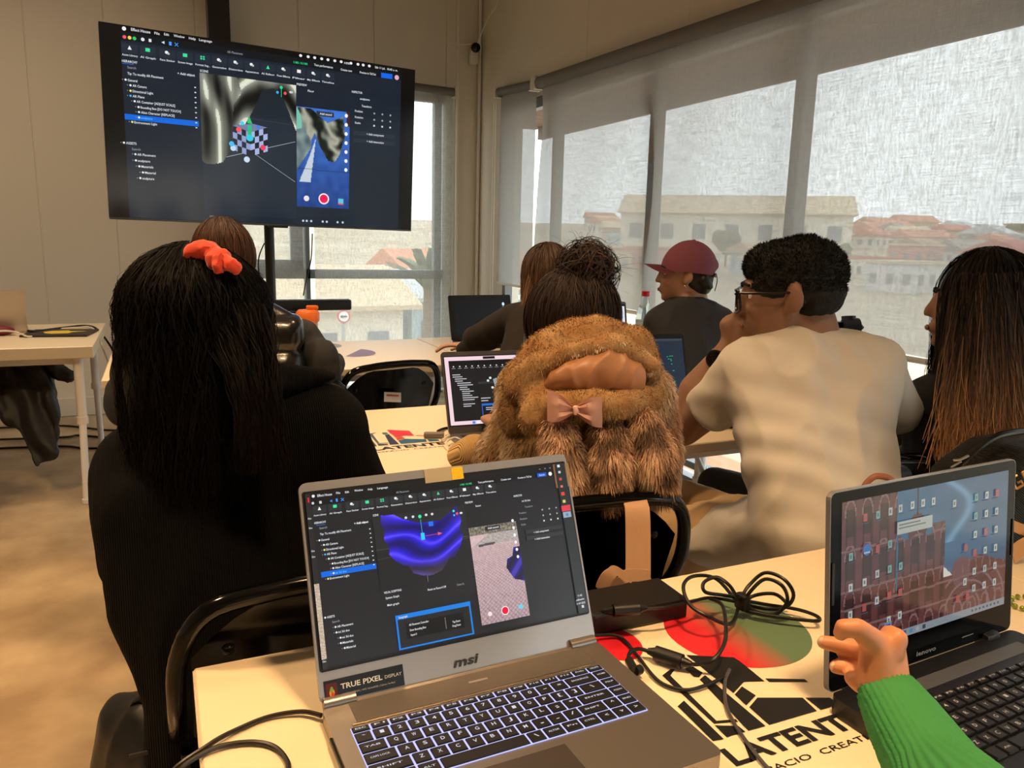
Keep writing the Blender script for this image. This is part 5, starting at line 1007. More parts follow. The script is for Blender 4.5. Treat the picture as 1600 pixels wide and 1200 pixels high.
M_hood = mat('fawn_plush', (178, 142, 98), .9, var=(26, (156, 110, 66), 3), bump=(120, .5, .004)); hood = blob('hood', hoodg, M_hood, r3, .007, 5, folds(.007, (12, 12, 9), .003))
blob('hood_lining', [[(p3(862, 602, 1.40), (.018, .02, .008)), (p3(905, 588, 1.385), (.05, .022, .026)), (p3(958, 578, 1.38), (.042, .022, .036)), (p3(996, 592, 1.39), (.014, .02, .024))]], mat('brown_satin', (176, 124, 86), .42), r3, .004, 3, folds(.006, (26, 26, 18)), label='smooth brown satin lining of the hood')
b = B()
for k in range(15): x = 880 + rng.random() * 130; y = 505 + rng.random() * 36; b.sph(p3(x, y, 1.415 + .0 * k), (.005, .003, .004), u=8, v=6)
b.bm.free()
for nm, pts in (('fur_ear', [(p3(872, 665, 1.37), (.028, .03, .02)), (p3(882, 715, 1.35), (.034, .03, .03)), (p3(888, 765, 1.36), (.028, .03, .03))]), ('fur_ear', [(p3(950, 665, 1.39), (.03, .03, .02)), (p3(955, 720, 1.375), (.042, .03, .035)), (p3(945, 775, 1.38), (.035, .03, .025))]), ('fur_ear', [(p3(1000, 650, 1.40), (.025, .03, .02)), (p3(1022, 710, 1.39), (.036, .03, .04)), (p3(1030, 760, 1.41), (.028, .03, .03))])):
    e = blob(nm, [pts[:2], pts[1:]], mat('brown_fur_backing', (146, 98, 70), .95), r3, .008, 4, label='long fluffy rabbit style ear of the hood')
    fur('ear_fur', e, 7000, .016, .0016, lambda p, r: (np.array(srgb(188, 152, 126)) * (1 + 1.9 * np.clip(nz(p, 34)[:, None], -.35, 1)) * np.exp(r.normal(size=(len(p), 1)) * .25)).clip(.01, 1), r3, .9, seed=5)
def c_fur(p, r):
    k = np.clip(.5 + 1.6 * nz(p, 9, 9, 7)[:, None], 0, 1); k2 = np.clip(2.2 * nz(p, 16, 16, 12, off=9)[:, None] - .3, 0, 1); side = np.clip((p[:, :1] - .70) * 6, 0, 1)
    base = np.array(srgb(180, 150, 110)) * (1 - side) + (np.array(srgb(178, 138, 112)) * (1 - k) + np.array(srgb(228, 204, 176)) * k) * side; return (base * (1 - k2) + np.array(srgb(236, 218, 194)) * k2) * np.exp(r.normal(size=(len(p), 1)) * .18)
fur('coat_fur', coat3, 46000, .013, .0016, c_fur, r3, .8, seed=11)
SPOT = [P(*q, 1.43) for q in ((938, 524), (967, 519), (997, 547), (905, 535), (872, 548), (1003, 575), (850, 575), (925, 552))]
def c_hood(p, r): k = (np.min([np.linalg.norm((p - np.array(q))[:, [0, 2]], axis=1) + 0 * p[:, 0] for q in SPOT], axis=0) < .0085)[:, None]; return np.where(k, np.array(srgb(236, 218, 190)), np.array(srgb(178, 142, 98))) * np.exp(r.normal(size=(len(p), 1)) * .2)
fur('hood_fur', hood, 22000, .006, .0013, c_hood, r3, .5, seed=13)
blob('ribbed_cuff', [[(p3(742, 705, 1.74), (.042, .042, .04)), (p3(722, 712, 1.80), (.036, .036, .034))]], mat('cream_rib', (206, 168, 110), .85, bump=(110, .7, .004, (1, .2, .2), 'X')), r3, .006, 3, label='cream ribbed knit cuff')
M_pink = mat('pink_satin', (232, 190, 178), .5)
bow = B()
for s in (-1, 1):
    V = []; cx = 898
    for i in range(9):
        for k in range(7):
            u = i / 8; v = k / 6 - .5; x = cx + s * (3 + 40 * u); y = 640 + v * (14 + 34 * math.sin(u * 1.9)) + s * 5 * u; dd = 1.335 - .012 * math.sin(u * math.pi) * (1 - abs(v)) + .006 * math.sin(v * 14) * (1 - u); V.append(bow.bm.verts.new(P(x, y, dd)))
    for i in range(8):
        for k in range(6): bow.bm.faces.new((V[i * 7 + k], V[i * 7 + k + 1], V[(i + 1) * 7 + k + 1], V[(i + 1) * 7 + k]))
bmesh.ops.solidify(bow.bm, geom=bow.bm.faces[:], thickness=.004); bow.box((.013, .010, .017), P(900, 641, 1.335), bev=.004)
bow.out('bow', M_pink, r3, loc=-Vector(r3.location), smooth=True, label='pale pink satin bow')
blob('hair', [(M3, [((0, -.018, .035), (.088, .10, .092)), ((0, -.06, -.05), (.075, .05, .055))]), [(p3(916, 424, 1.55), (.052, .050, .046)), (p3(908, 455, 1.56), (.045, .045, .02))], [(hd3 + Vector((-.06, .0, -.02)), (.03, .06, .05)), (hd3 + Vector((-.075, .01, -.09)), (.02, .04, .04))]], mat('dark_brown_hair', (20, 14, 12), .45, bump=(60, .5, .004, (1, 1, .15))), r3, .008, 4)
Lh = swept_hair(hd3 + Vector((0, -.014, .012)), -.15, (.092, .106, .108), 2800); strands('hair_strands', Lh, .002, haircol((26, 18, 15), (52, 32, 26), 1, .4), M_strand, r3, centre=hd3)
bc = p3(917, 424, 1.545); Ls = []
for i in range(620):
    ax = Vector(rng.normal(size=3)).normalized(); u = ax.orthogonal().normalized(); w_ = ax.cross(u); r_ = .057 * rng.uniform(.8, 1.08); a0 = rng.uniform(0, 6.3); Ls.append([tuple(bc + (u * math.cos(a0 + s * 2.6) + w_ * math.sin(a0 + s * 2.6)) * r_ * (1 + .15 * math.sin(s * 5 + i))) for s in np.linspace(0, 1, 12)])
strands('bun_strands', Ls, .0024, haircol((30, 19, 16), (64, 40, 34), 1, .45), M_strand, r3, centre=bc)
Ls = []
for i in range(90):
    a = rng.uniform(0, 6.3); d_ = Vector((math.cos(a), rng.normal() * .3, math.sin(a) * .8 + .2)).normalized(); k0 = bc + d_ * .05; k1 = k0 + d_ * rng.uniform(.015, .04) + Vector((rng.normal() * .012, 0, .01)); k2 = k1 + Vector((d_.x * .03, 0, -rng.uniform(.0, .03))); Ls.append([tuple(k0.lerp(k1, s).lerp(k1.lerp(k2, s), s)) for s in np.linspace(0, 1, 8)])
strands('flyaway_strands', Ls, .0008, haircol((40, 26, 22), None, 1, .3), M_strand, r3, centre=bc)
strap = B(); fw = (RM[:, 0])
strap.ribbon([P(990, 770, 1.40), P(992, 782, 1.355), P(996, 800, 1.335), P(997, 850, 1.33), P(997, 898, 1.325)], [tuple(RM @ np.array([1, .05, 0]))], .043, .003).out('coat_belt', mat('peach_fabric', (200, 160, 128), .75, bump=(60, .2, .003, (4, 4, .4))), r3, loc=-Vector(r3.location), smooth=True, label='peach fabric belt hanging over the chair back')
strap = B(); strap.ribbon([P(1016, 900, 1.32), P(985, 899, 1.315), P(960, 908, 1.31), P(940, 922, 1.31), P(950, 900, 1.30), P(965, 893, 1.30), P(985, 905, 1.30)], [tuple(RM @ np.array([.2, 1, 0])), tuple(RM @ np.array([.4, 1, 0])), tuple(RM @ np.array([1, .5, 0])), tuple(RM @ np.array([.5, 1, 0]))], .022, .003).out('belt_loop', MATS['peach_fabric'], r3, loc=-Vector(r3.location), smooth=True)
# 4 person leaning over the back table --------------------------------------
r4 = person('person with light brown hair in a dark brown top, leaning over the back table', (1.45, 2.9, 0)); d4 = 2.95
p4 = lambda x, y, d=d4: P(x, y, d); hd4 = p4(853, 436, 2.95); M4 = headM(hd4, -.35, -.5); kL, kR = (1.35, 3.25, .5), (1.58, 3.25, .5)
sw4 = [[(p4(852, 500, 2.9), (.15, .09, .07)), (p4(850, 570, 2.85), (.18, .12, .1))], [((1.45, 2.8, .85), (.18, .12, .1)), ((1.45, 2.85, .58), (.17, .12, .08))], [(p4(815, 497, 2.93), (.09, .08, .06)), (p4(745, 530, 3.1), (.06, .06, .05))], [(p4(760, 532, 3.08), (.06, .06, .045)), (p4(730, 545, 3.18), (.05, .05, .035))], [(p4(930, 530, 2.95), (.08, .08, .05)), ((1.75, 3.15, .79), (.05, .05, .04))]]
blob('body', head_groups(M4) + [[(hd4 + Vector((0, -.04, -.1)), .05), (p4(850, 512, 2.96), .045)]] + legs_groups((1.45, 2.85, .53), kL, kR, th=.06, sh=.045) + shrink(sw4) + hand_groups(Matrix.Translation(p4(735, 536, 3.2) + Vector((0, 0, -.01))) @ Matrix.Rotation(1.0, 4, 'Z'), .5), skin('c'), r4, .01, 4); face_bits(M4, r4)
blob('trousers', legs_groups((1.45, 2.85, .53), kL, kR), M_denim, r4, .011, 5); shoes(r4, kL, kR, M_shoe)
blob('sweater', sw4, mat('dark_brown_knit', (34, 27, 23), .9, bump=(60, .2, .003)), r4, .01, 7, folds(.006))
blob('hair', [(M4, [((0, -.02, .035), (.087, .10, .092)), ((0, -.07, -.02), (.06, .05, .06))]), [(hd4 + Vector((-.075, -.02, -.02)), (.022, .03, .04)), (p4(828, 525, 2.88), (.028, .025, .03))]], mat('light_brown_hair', (92, 66, 48), .5, bump=(50, .5, .004, (1, 1, .15))), r4, .009, 4)
Lh = long_hair(hd4 + Vector((0, -.012, .034)), -.35, (.094, .108, .102), .12, 2000, 10, face=1.1, wave=.004); strands('hair_strands', Lh, .0026, haircol((62, 44, 34), (96, 70, 50), 1, .35), M_strand, r4, centre=hd4)
n = 260; Ls = []
for i in range(n):
    a = P(832 + rng.normal() * 6, 425 + rng.random() * 30, 2.86); e = P(820 + rng.normal() * 7, 545 + 20 * rng.random(), 2.84); m_ = P(815 + rng.normal() * 5, 480, 2.84); Ls.append([tuple(Vector(a).lerp(m_, s).lerp(Vector(m_).lerp(e, s), s)) for s in np.linspace(0, 1, 9)])
strands('hair_lock', Ls, .003, haircol((96, 68, 50), (140, 106, 76), 1, .3), M_strand, r4, centre=hd4)
B().box((.05, .03, .03), p4(858, 402, 2.86), bev=.012).out('hair_claw', mat('tortoise_clip', (92, 52, 34), .25), r4, loc=-Vector(r4.location), smooth=True, label='brown hair claw')
# 5 woman in the maroon cap ----------------------------------------------------
r5 = person('woman in a maroon baseball cap and dark grey top by the window', (2.0, 2.75, 0)); d5 = 3.0
p5 = lambda x, y, d=d5: P(x, y, d); hd5 = p5(1070, 431, 3.0); M5 = headM(hd5, .98, .0, 0, .98); kL, kR = (1.9, 3.18, .5), (2.13, 3.18, .5)
sw5 = [[(p5(1075, 472), (.07, .07, .03)), (p5(1030, 497), (.05, .07, .04)), (p5(1122, 495), (.05, .07, .04)), (p5(1078, 560), (.16, .11, .1))], [(p5(1078, 560), (.16, .11, .1)), ((2.02, 2.72, .58), (.17, .12, .08))], [(p5(1026, 505), (.05, .065, .05)), (p5(1014, 570, 3.08), (.05, .055, .05))], [(p5(1126, 505), (.05, .065, .05)), (p5(1136, 570, 3.05), (.05, .055, .05))], [(p5(1014, 575, 3.08), .047), ((1.86, 3.16, .785), .034)], [(p5(1136, 575, 3.05), .047), ((2.11, 3.16, .785), .034)]]
blob('body', head_groups(M5) + [[(hd5 + Vector((0, -.03, -.1)), .05), (p5(1074, 488), .06)]] + legs_groups((2.02, 2.72, .53), kL, kR, th=.06, sh=.045) + shrink(sw5) + hand_groups(Matrix.Translation((1.85, 3.21, .775)), .5) + hand_groups(Matrix.Translation((2.12, 3.21, .775)), .5, -1), skin('b'), r5, .0085, 4); face_bits(M5, r5)
blob('trousers', legs_groups((2.02, 2.72, .53), kL, kR), M_denim, r5, .011, 5); shoes(r5, kL, kR, M_shoe)
blob('sweatshirt', sw5, mat('dark_grey_jersey', (44, 45, 48), .85, bump=(90, .15, .002)), r5, .009, 7, folds(.007, (9, 9, 5)))
blob('hair', [(M5, [((0, -.03, .02), (.083, .085, .07)), ((0, -.06, -.035), (.066, .05, .045))]), [(p5(1098, 438, 2.93), (.022, .03, .025)), (p5(1108, 448, 2.93), (.014, .02, .014))]], mat('dark_hair', (22, 18, 17), .5, bump=(60, .5, .004, (1, 1, .15))), r5, .007, 4)
M_cap = mat('maroon_cotton', (128, 66, 80), .8, bump=(14, .5, .01)); Mc = M5 @ Matrix.Translation((0, 0, -.004)) @ Matrix.Rotation(.10, 4, 'X')
cv = B(); N, K = 32, 12; Vv = []
for k in range(K + 1):
    ph = k / K * 1.62; row = []
    for i in range(N):
        a = 2 * math.pi * i / N; s = 1 + .012 * math.cos(6 * a) * math.sin(ph); z = .115 * math.cos(ph) * 1.0 + .028; x, y = .091 * math.sin(ph) * math.sin(a) * s, .107 * math.sin(ph) * math.cos(a) * s - .012
        if abs(((a + math.pi) % (2 * math.pi)) - 0) > 10: pass
        back = max(0, math.cos(a - math.pi) - .88) / .12
        z += .030 * back ** .5 * max(0, (k - 8) / 4) if k > 8 else 0
        row.append(cv.bm.verts.new(Mc @ Vector((x, y, z))))
    Vv.append(row)
for k in range(K):
    for i in range(N): cv.bm.faces.new((Vv[k][i], Vv[k + 1][i], Vv[k + 1][(i + 1) % N], Vv[k][(i + 1) % N])) if k else cv.bm.faces.new((Vv[0][i], Vv[1][i], Vv[1][(i + 1) % N]))
bmesh.ops.remove_doubles(cv.bm, verts=cv.bm.verts[:], dist=1e-5); bmesh.ops.solidify(cv.bm, geom=cv.bm.faces[:], thickness=.003)
capo = cv.out('cap_crown', M_cap, r5, loc=-Vector(r5.location), smooth=True, label='washed maroon baseball cap'); b = B(); Vv = []
for i in range(13):
    for k in range(7):
        a = (i / 12 - .5) * 2.2; r_ = .098 + .078 * k / 6 * math.cos(a * .75); x = math.sin(a) * (.088 + .012 * k / 6); y = math.cos(a) * .095 + .072 * k / 6 * math.cos(a * .8) ; Vv.append(b.bm.verts.new(Mc @ Vector((x, y, .036 - 3.4 * x * x - .004 * k / 6))))
for i in range(12):
    for k in range(6): b.bm.faces.new((Vv[i * 7 + k], Vv[i * 7 + k + 1], Vv[(i + 1) * 7 + k + 1], Vv[(i + 1) * 7 + k]))
bmesh.ops.solidify(b.bm, geom=b.bm.faces[:], thickness=.006); b.out('cap_brim', M_cap, r5, loc=-Vector(r5.location), smooth=True)
B().sph(Mc @ Vector((0, -.012, .144)), (.008, .008, .005)).out('cap_button', M_cap, r5, loc=-Vector(r5.location))
B().ribbon([Mc @ Vector((x, -.012 - .107 * math.cos(x * 9), .022)) for x in (-.045, -.02, .02, .045)], [(0, 0, 1)], .016, .002).ribbon([Mc @ Vector((.01, -.118, .03)), Mc @ Vector((.012, -.128, .0)), Mc @ Vector((.014, -.126, -.04))], [tuple(Mc.to_3x3() @ Vector((1, 0, 0)))], .016, .002).out('cap_strap', M_cap, r5, loc=-Vector(r5.location))
B().sph(M5 @ Vector((-.082, 0, -.038)), .005).out('earring', mat('gold', (214, 176, 96), .25, 1), r5, loc=-Vector(r5.location), smooth=True, label='small gold earring')
# 6 man in the white shirt -------------------------------------------------------
r6 = person('man with black glasses in a white t-shirt, fist at his mouth', (1.22, 1.4, 0)); d6 = 1.68
p6 = lambda x, y, d=d6: P(x, y, d); hd6 = p6(1236, 463, 1.72); M6 = headM(hd6, .78, -.12, 0, 1.06); kL, kR = (.99, 1.95, .50), (1.35, 1.9, .50); hip6 = (1.28, 1.42, .53)
elb = p6(1068, 672, 1.88); wri = p6(1140, 545, 1.80); fist = p6(1158, 512, 1.80); shl = p6(1150, 600, 1.74)
AXL = (elb - p6(1160, 585, 1.73)).to_track_quat('Z', 'Y').to_matrix()
shirt = [[(hd6 + Vector((.012, -.048, -.115)), (.070, .070, .018)), (p6(1262, 545, 1.70), (.10, .078, .034))], [(p6(1256, 533, 1.70), (.078, .075, .034)), (p6(1168, 573, 1.72), (.058, .075, .055)), (p6(1355, 566, 1.70), (.065, .085, .06)), (p6(1275, 690), (.175, .13, .12))], [(p6(1275, 690), (.178, .14, .12)), (p6(1290, 830, 1.6), (.165, .14, .09))], [(p6(1290, 820, 1.6), (.165, .145, .09)), ((1.28, 1.38, .56), (.185, .15, .05))],
 [(p6(1168, 575, 1.72), (.056, .068, .055)), (shl.lerp(elb, .38) if False else p6(1106, 645, 1.80), (.056, .054, .006), AXL)], [(p6(1360, 575, 1.70), (.06, .075, .06)), (p6(1392, 640, 1.76), (.052, .065, .06))]]
body6 = head_groups(M6) + shrink(shirt) + [[(hd6 + Vector((.015, -.04, -.1)), .058), (p6(1258, 550, 1.7), .045)]] + legs_groups(hip6, kL, kR, th=.07, sh=.05) + [[(shl, .052), (elb, .040)], [(elb, .040), (p6(1088, 610, 1.85), .042), (wri, .028)]]
fg = [[(wri, .028), (p6(1152, 528, 1.80), .036)], [(p6(1152, 528, 1.80), .034), (p6(1142, 508, 1.79), .026), (p6(1170, 504, 1.80), .027)]]
for k, (x, y) in enumerate(((1131, 507), (1143, 498), (1157, 493), (1172, 492))):
    q0, q1, q2 = p6(x, y, 1.785), p6(x + 14, y - 3, 1.83), p6(x + 30, y + 14, 1.845); fg += [[(p6(x + 8, y + 16, 1.79), .013), (q0, .0125)], [(q0, .0120), (q1, .0112)], [(q1, .0110), (q2, .0095)]]
fg += [[(p6(1165, 532, 1.785), .014), (p6(1180, 520, 1.79), .0115)], [(p6(1180, 520, 1.79), .0113), (p6(1188, 505, 1.80), .0095)]]
elb2 = (1.52, 1.83, .79); body6 += fg + [[(p6(1392, 640, 1.76), .04), (elb2, .04)], [(elb2, .038), (p6(1225, 560, 1.98), .03)]] + hand_groups(Matrix.Translation(p6(1222, 556, 1.98)) @ Matrix.Rotation(.9, 4, 'Z') @ Matrix.Rotation(.9, 4, 'X'), 1.2, 1, .05)
blob('body', body6, skin('a'), r6, .0075, 4); face_bits(M6, r6)
M_tan = mat('beige_chino', (196, 164, 120), .85, bump=(50, .15, .003)); blob('trousers', legs_groups(hip6, kL, kR, th=.092, sh=.075) + [[((1.28, 1.40, .58), (.17, .14, .07))]], M_tan, r6, .01, 6, folds(.010, (10, 6, 10))); shoes(r6, kL, kR, M_shoe)
def shirtf(co, no):
    f = folds(.0075, (10, 10, 5), .002, 4)(co, no) + .006 * nz(co @ np.array([[.8, 0, .44], [.36, 1, .2], [-.48, 0, .87]]), 4, 4, 16); u_ = co @ np.array([.80, .36, -.48]); w_ = co @ np.array([.44, .2, .87]); lft = np.clip(1 - np.abs(co[:, 2] - .86) * 4.5, 0, 1) * np.clip(1.25 - (co[:, 0] - 1.02) * 2.6, 0, 1)
    f += .0034 * lft * np.sin(w_ * 95 + 2.2 * nz(co, 5) + u_ * 4); z = co[:, 2]; f += .003 * np.sin(w_ * 62 + 3 * nz(co, 6)) * np.clip((.82 - z) * 6, 0, 1)
    s = np.array(p6(1300, 540, 1.62)); e = np.linalg.norm(co - s, axis=1); return f + .004 * np.sin(co[:, 0] * 90 + z * 25) * np.exp(-(e / .11) ** 2)
blob('t_shirt', shirt, mat('white_cotton', (212, 206, 196), .85, bump=(160, .08, .001)), r6, .007, 7, shirtf)
ho = blob('hair', [(M6, [((0, -.020, .045), (.078, .094, .079)), ((0, .038, .068), (.062, .056, .048))]), (M6, [((.052, .022, .032), (.024, .050, .036)), ((.060, -.03, .03), (.02, .03, .04))]), (M6, [((-.052, .022, .032), (.024, .050, .036)), ((-.060, -.03, .03), (.02, .03, .04))]), (M6, [((0, -.050, .005), (.073, .060, .045)), ((0, -.043, -.030), (.064, .052, .016))])], mat('short_black_hair', (11, 10, 10), .75, bump=(90, .8, .006)), r6, .006, 3, lambda co, no: .004 * nz(co, 60))
p, nn = surf_points(ho, 14000, 4); k = p[:, 2] > (M6 @ Vector((0, 0, .015))).z; p, nn = p[k], nn[k]; d_ = nn * .75 + np.array([0, 0, .5]) + rng.normal(size=p.shape) * .3; d_ /= np.linalg.norm(d_, axis=1, keepdims=True); l = rng.uniform(.003, .008, (len(p), 1))
strands('hair_tips', np.stack([p, p + d_ * l * .5, p + d_ * l], 1), .0022, haircol((12, 11, 11), (26, 23, 20), 1, .3), M_strand, r6, taper=.2, centre=hd6)
g = B(); q = lambda x, y, z: M6 @ Vector((x, y, z))
for s in (-1, 1):
    g.tube([q(s * x, y, z) for x, y, z in ((.012, .108, .018), (.04, .108, .024), (.066, .100, .020), (.066, .098, -.012), (.040, .108, -.024), (.014, .111, -.014), (.012, .108, .018))], .0030, 8, step=4); g.tube([q(s * .066, .100, .018), q(s * .080, .05, .014), q(s * .083, -.01, .010), q(s * .082, -.03, -.012)], .0028, 6)
g.tube([q(-.013, .109, .010), q(0, .113, .014), q(.013, .109, .010)], .0022, 6).out('glasses', mat('black_acetate', (14, 14, 15), .25), r6, loc=-Vector(r6.location), smooth=True, label='black framed glasses')
wt = p6(1126, 548, 1.80); ax = (wri - elb).normalized(); nrm = Vector(RM @ np.array([-.45, -.35, -.82])).normalized(); nrm = (nrm - ax * nrm.dot(ax)).normalized(); wq = ax.to_track_quat('Z', 'Y').to_matrix()
b = B(); W0 = wri.lerp(elb, .13); b.tube([W0 + (Matrix.Rotation(a, 3, ax) @ nrm) * .033 for a in np.linspace(0, 2 * math.pi, 25)], .004, 6, step=1)
b.bm.free(); b = B(); rings = []
for a in np.linspace(0, 2 * math.pi, 28, endpoint=False): o_ = (Matrix.Rotation(a, 3, ax) @ nrm); rings.append([b.bm.verts.new(W0 + o_ * r_ + ax * h) for r_, h in ((.032, -.011), (.035, -.011), (.035, .011), (.032, .011))])
for i in range(28):
    for k in range(4): b.bm.faces.new((rings[i][k], rings[i][(k + 1) % 4], rings[(i + 1) % 28][(k + 1) % 4], rings[(i + 1) % 28][k]))
wo = b.out('watch', mat('watch_black', (14, 14, 16), .4), r6, loc=-Vector(r6.location), smooth=True, label='black wrist watch')
fc_ = W0 + nrm * .036; B().cyl(fc_, fc_ + nrm * .009, .022, n=28).out('watch_case', MATS['watch_black'], wo); B().cyl(fc_ + nrm * .009, fc_ + nrm * .0098, .018, n=28).out('watch_dial', mat('watch_glass', (10, 12, 14), .05), wo)
# 7 long haired woman at the right ---------------------------------------------
r7 = person('woman with long light brown hair in a black top at the right edge', (1.72, 1.45, 0)); d7 = 1.78
p7 = lambda x, y, d=d7: P(x, y, d); hd7 = p7(1530, 482, 1.80); M7 = headM(hd7, .75, .05); kL, kR = (1.62, 1.92, .5), (1.86, 1.92, .5)
top7 = [[(p7(1525, 590), (.07, .07, .03)), (p7(1462, 622), (.055, .075, .05)), (p7(1595, 622), (.055, .075, .05)), (p7(1525, 720), (.165, .11, .11))], [(p7(1525, 720), (.165, .11, .11)), ((1.75, 1.38, .58), (.18, .13, .09))], [(p7(1458, 635), (.052, .07, .05)), (p7(1450, 750, 1.82), (.05, .06, .05))], [(p7(1450, 755, 1.83), .048), ((1.61, 1.82, .785), .034)], [(p7(1600, 635), (.052, .07, .05)), (p7(1615, 750, 1.78), (.05, .06, .05))], [(p7(1615, 755, 1.8), .048), ((1.79, 1.82, .785), .034)]]
blob('body', head_groups(M7) + [[(hd7 + Vector((0, -.04, -.12)), .05), (p7(1525, 600), .06)]] + legs_groups((1.75, 1.42, .53), kL, kR, th=.06, sh=.045) + shrink(top7) + hand_groups(Matrix.Translation((1.60, 1.87, .775)), .5) + hand_groups(Matrix.Translation((1.80, 1.87, .775)), .5, -1), skin('b'), r7, .009, 4); face_bits(M7, r7)
blob('trousers', legs_groups((1.75, 1.42, .53), kL, kR), M_denim, r7, .011, 5); shoes(r7, kL, kR, M_shoe)
blob('black_top', top7, mat('black_jersey', (15, 15, 17), .8, bump=(90, .15, .002)), r7, .009, 7, folds(.005))
blob('hair', [(M7, [((0, -.014, .035), (.090, .106, .096)), ((0, -.06, -.05), (.08, .05, .07))])], mat('ombre_root_hair', (24, 18, 16), .5, bump=(60, .6, .004, (1, 1, .12))), r7, .009, 4)
Lh = long_hair(hd7 + Vector((0, -.01, .032)), .75, (.099, .116, .106), .38, 2600, 18, face=.62, flare=.25, wave=.004, back=.03)
sel = Lh[:, -1, 0] * .91 + Lh[:, -1, 1] * -.4 ; strands('hair_strands', Lh, .0026, haircol((14, 10, 9), (96, 68, 50), 2.4, .4), M_strand, r7, centre=hd7)
Ls = []
for i in range(2200):
    u = rng.random() ** .8; a = P(1500 + 90 * u + rng.normal() * 9, 425 + 70 * rng.random(), 1.680); m_ = P(1478 + 150 * u + rng.normal() * 16, 590 + rng.normal() * 12, 1.655); e = P(1470 + 160 * u + rng.normal() * 13, 660 + 95 * rng.random() ** .6, 1.64); w_ = rng.uniform(0, 6.3)
    Ls.append([tuple(Vector(a).lerp(m_, s).lerp(Vector(m_).lerp(e, s), s) + Vector((.007 * math.sin(s * 9 + w_) * s, 0, 0))) for s in np.linspace(0, 1, 14)])
strands('hair_back_strands', Ls, .0026, haircol((18, 12, 11), (176, 130, 92), 2.0, .4), M_strand, r7, centre=hd7)
# 8 the hand in the green sleeve ---------------------------------------------------
r8 = person('hand in a green ribbed sweater sleeve, reaching in beside the black laptop', (.72, .3, 0)); p8 = P
wr8 = p8(1388, 1085, .70); kn = p8(1352, 1010, .70)
skin8 = mat('skin_hand', (206, 140, 100), .5, bump=(260, .12, .001), Subsurface_Weight=.12, Subsurface_Scale=.008)
h8 = [[(wr8, (.022, .018, .020)), (p8(1380, 1050, .705), (.026, .018, .022))], [(p8(1380, 1050, .705), (.026, .018, .022)), (p8(1382, 1015, .71), (.022, .015, .016)), (p8(1368, 1018, .70), (.012, .015, .018))],
 [(p8(1390, 1020, .70), .0120), (p8(1401, 998, .70), .0100)], [(p8(1401, 998, .70), .0098), (p8(1390, 990, .715), .0082)],
 [(p8(1364, 1002, .698), .0120), (p8(1340, 981, .688), .0090)], [(p8(1340, 981, .688), .0088), (p8(1318, 980, .688), .0078)], [(p8(1318, 980, .688), .0076), (p8(1313, 990, .692), .0066)],
 [(p8(1364, 1016, .716), .0092), (p8(1328, 1011, .728), .0084)], [(p8(1328, 1011, .728), .0082), (p8(1288, 1004, .732), .0070)],
 [(p8(1366, 1040, .718), .0092), (p8(1334, 1042, .728), .0082)], [(p8(1334, 1042, .728), .0080), (p8(1307, 1042, .728), .0072)],
 [(p8(1370, 1062, .716), .0092), (p8(1343, 1070, .718), .0080)], [(p8(1343, 1070, .718), .0080), (p8(1331, 1060, .710), .0070)],
 [(wr8, (.022, .018, .020)), (p8(1425, 1150, .66), (.022, .020, .021)), (p8(1500, 1280, .58), .024)], [(p8(1500, 1280, .58), .024), (p8(1700, 1500, .42), .03)]]
blob('body', h8, skin8, r8, .0030, 3)
for x, y, d in ((1284, 1002, .731), (1303, 1041, .727)): B().sph(p8(x, y, d), (.0044, .0032, .0044)).out('fingernail', mat('nail', (232, 184, 156), .25), r8, loc=-Vector(r8.location), smooth=True)
def rib(co, no):
    a = np.array(wr8); ax = np.array(p8(1500, 1280, .58)) - a; ax /= np.linalg.norm(ax); v = co - a; v -= (v @ ax)[:, None] * ax; e1 = np.cross(ax, [0, 0, 1.]); e1 /= np.linalg.norm(e1); e2 = np.cross(ax, e1); return .0011 * np.sin(np.arctan2(v @ e2, v @ e1) * 34)
blob('sleeve', [[(p8(1392, 1092, .695), (.030, .026, .026)), (p8(1412, 1125, .675), (.033, .030, .030))], [(p8(1412, 1125, .675), (.034, .030, .030)), (p8(1470, 1220, .62), (.040, .038, .038))], [(p8(1470, 1220, .62), (.040, .038, .038)), (p8(1620, 1400, .48), (.052, .052, .052))]], mat('green_rib_knit', (58, 142, 76), .8, bump=(160, .3, .001)), r8, .0028, 3, rib, label='bright green ribbed knit sleeve')
# ------------------------------------------------------------------ power supply and cables on the near table
def onT(px, py, z=T):
    r = RM @ _n([px - 800, py - 600, F]); k = (z - CAM[2]) / r[2]; return Vector(CAM + k * r)
M_rub = mat('black_rubber', (13, 13, 14), .45)
ad = thing('power_adapter', 'flat black laptop power adapter on the near table beside the looped cable', 'adapter', (.590, .868, T), -.02)
B().box((.155, .075, .030), (0, 0, .0155), bev=.003).out('brick_case', mat('adapter_black', (17, 17, 18), .42), ad)
B().cyl((-.078, .0, .016), (-.10, .0, .016), .007, .004).out('strain_relief', M_rub, ad)
ferr = P(972, 953, 1.02)
def cable(label, pts, r, m=M_rub, cat='cable', name='cable', extra=None):
    b = B(); b.tube(pts, r, 8); o = b.out(name, m, smooth=True); tag(o, label, cat); return o
c1 = cable('black power cable running over the adapter to the tied coil', [onT(918, 960, T + .012), onT(940, 956, T + .03), onT(965, 953, T + .038), onT(1000, 951, T + .038), onT(1040, 949, T + .038), onT(1080, 940, T + .035), onT(1110, 934, T + .03), onT(1150, 940, T + .02)], .0024)
B().cyl(onT(958, 954, T + .040), onT(998, 951, T + .040), .0085).cyl(onT(944, 955, T + .038), onT(958, 954, T + .040), .004, .0065).cyl(onT(998, 951, T + .040), onT(1010, 950, T + .039), .0065, .0035).out('ferrite_bead', M_rub, c1, smooth=True)
Z = T + .012
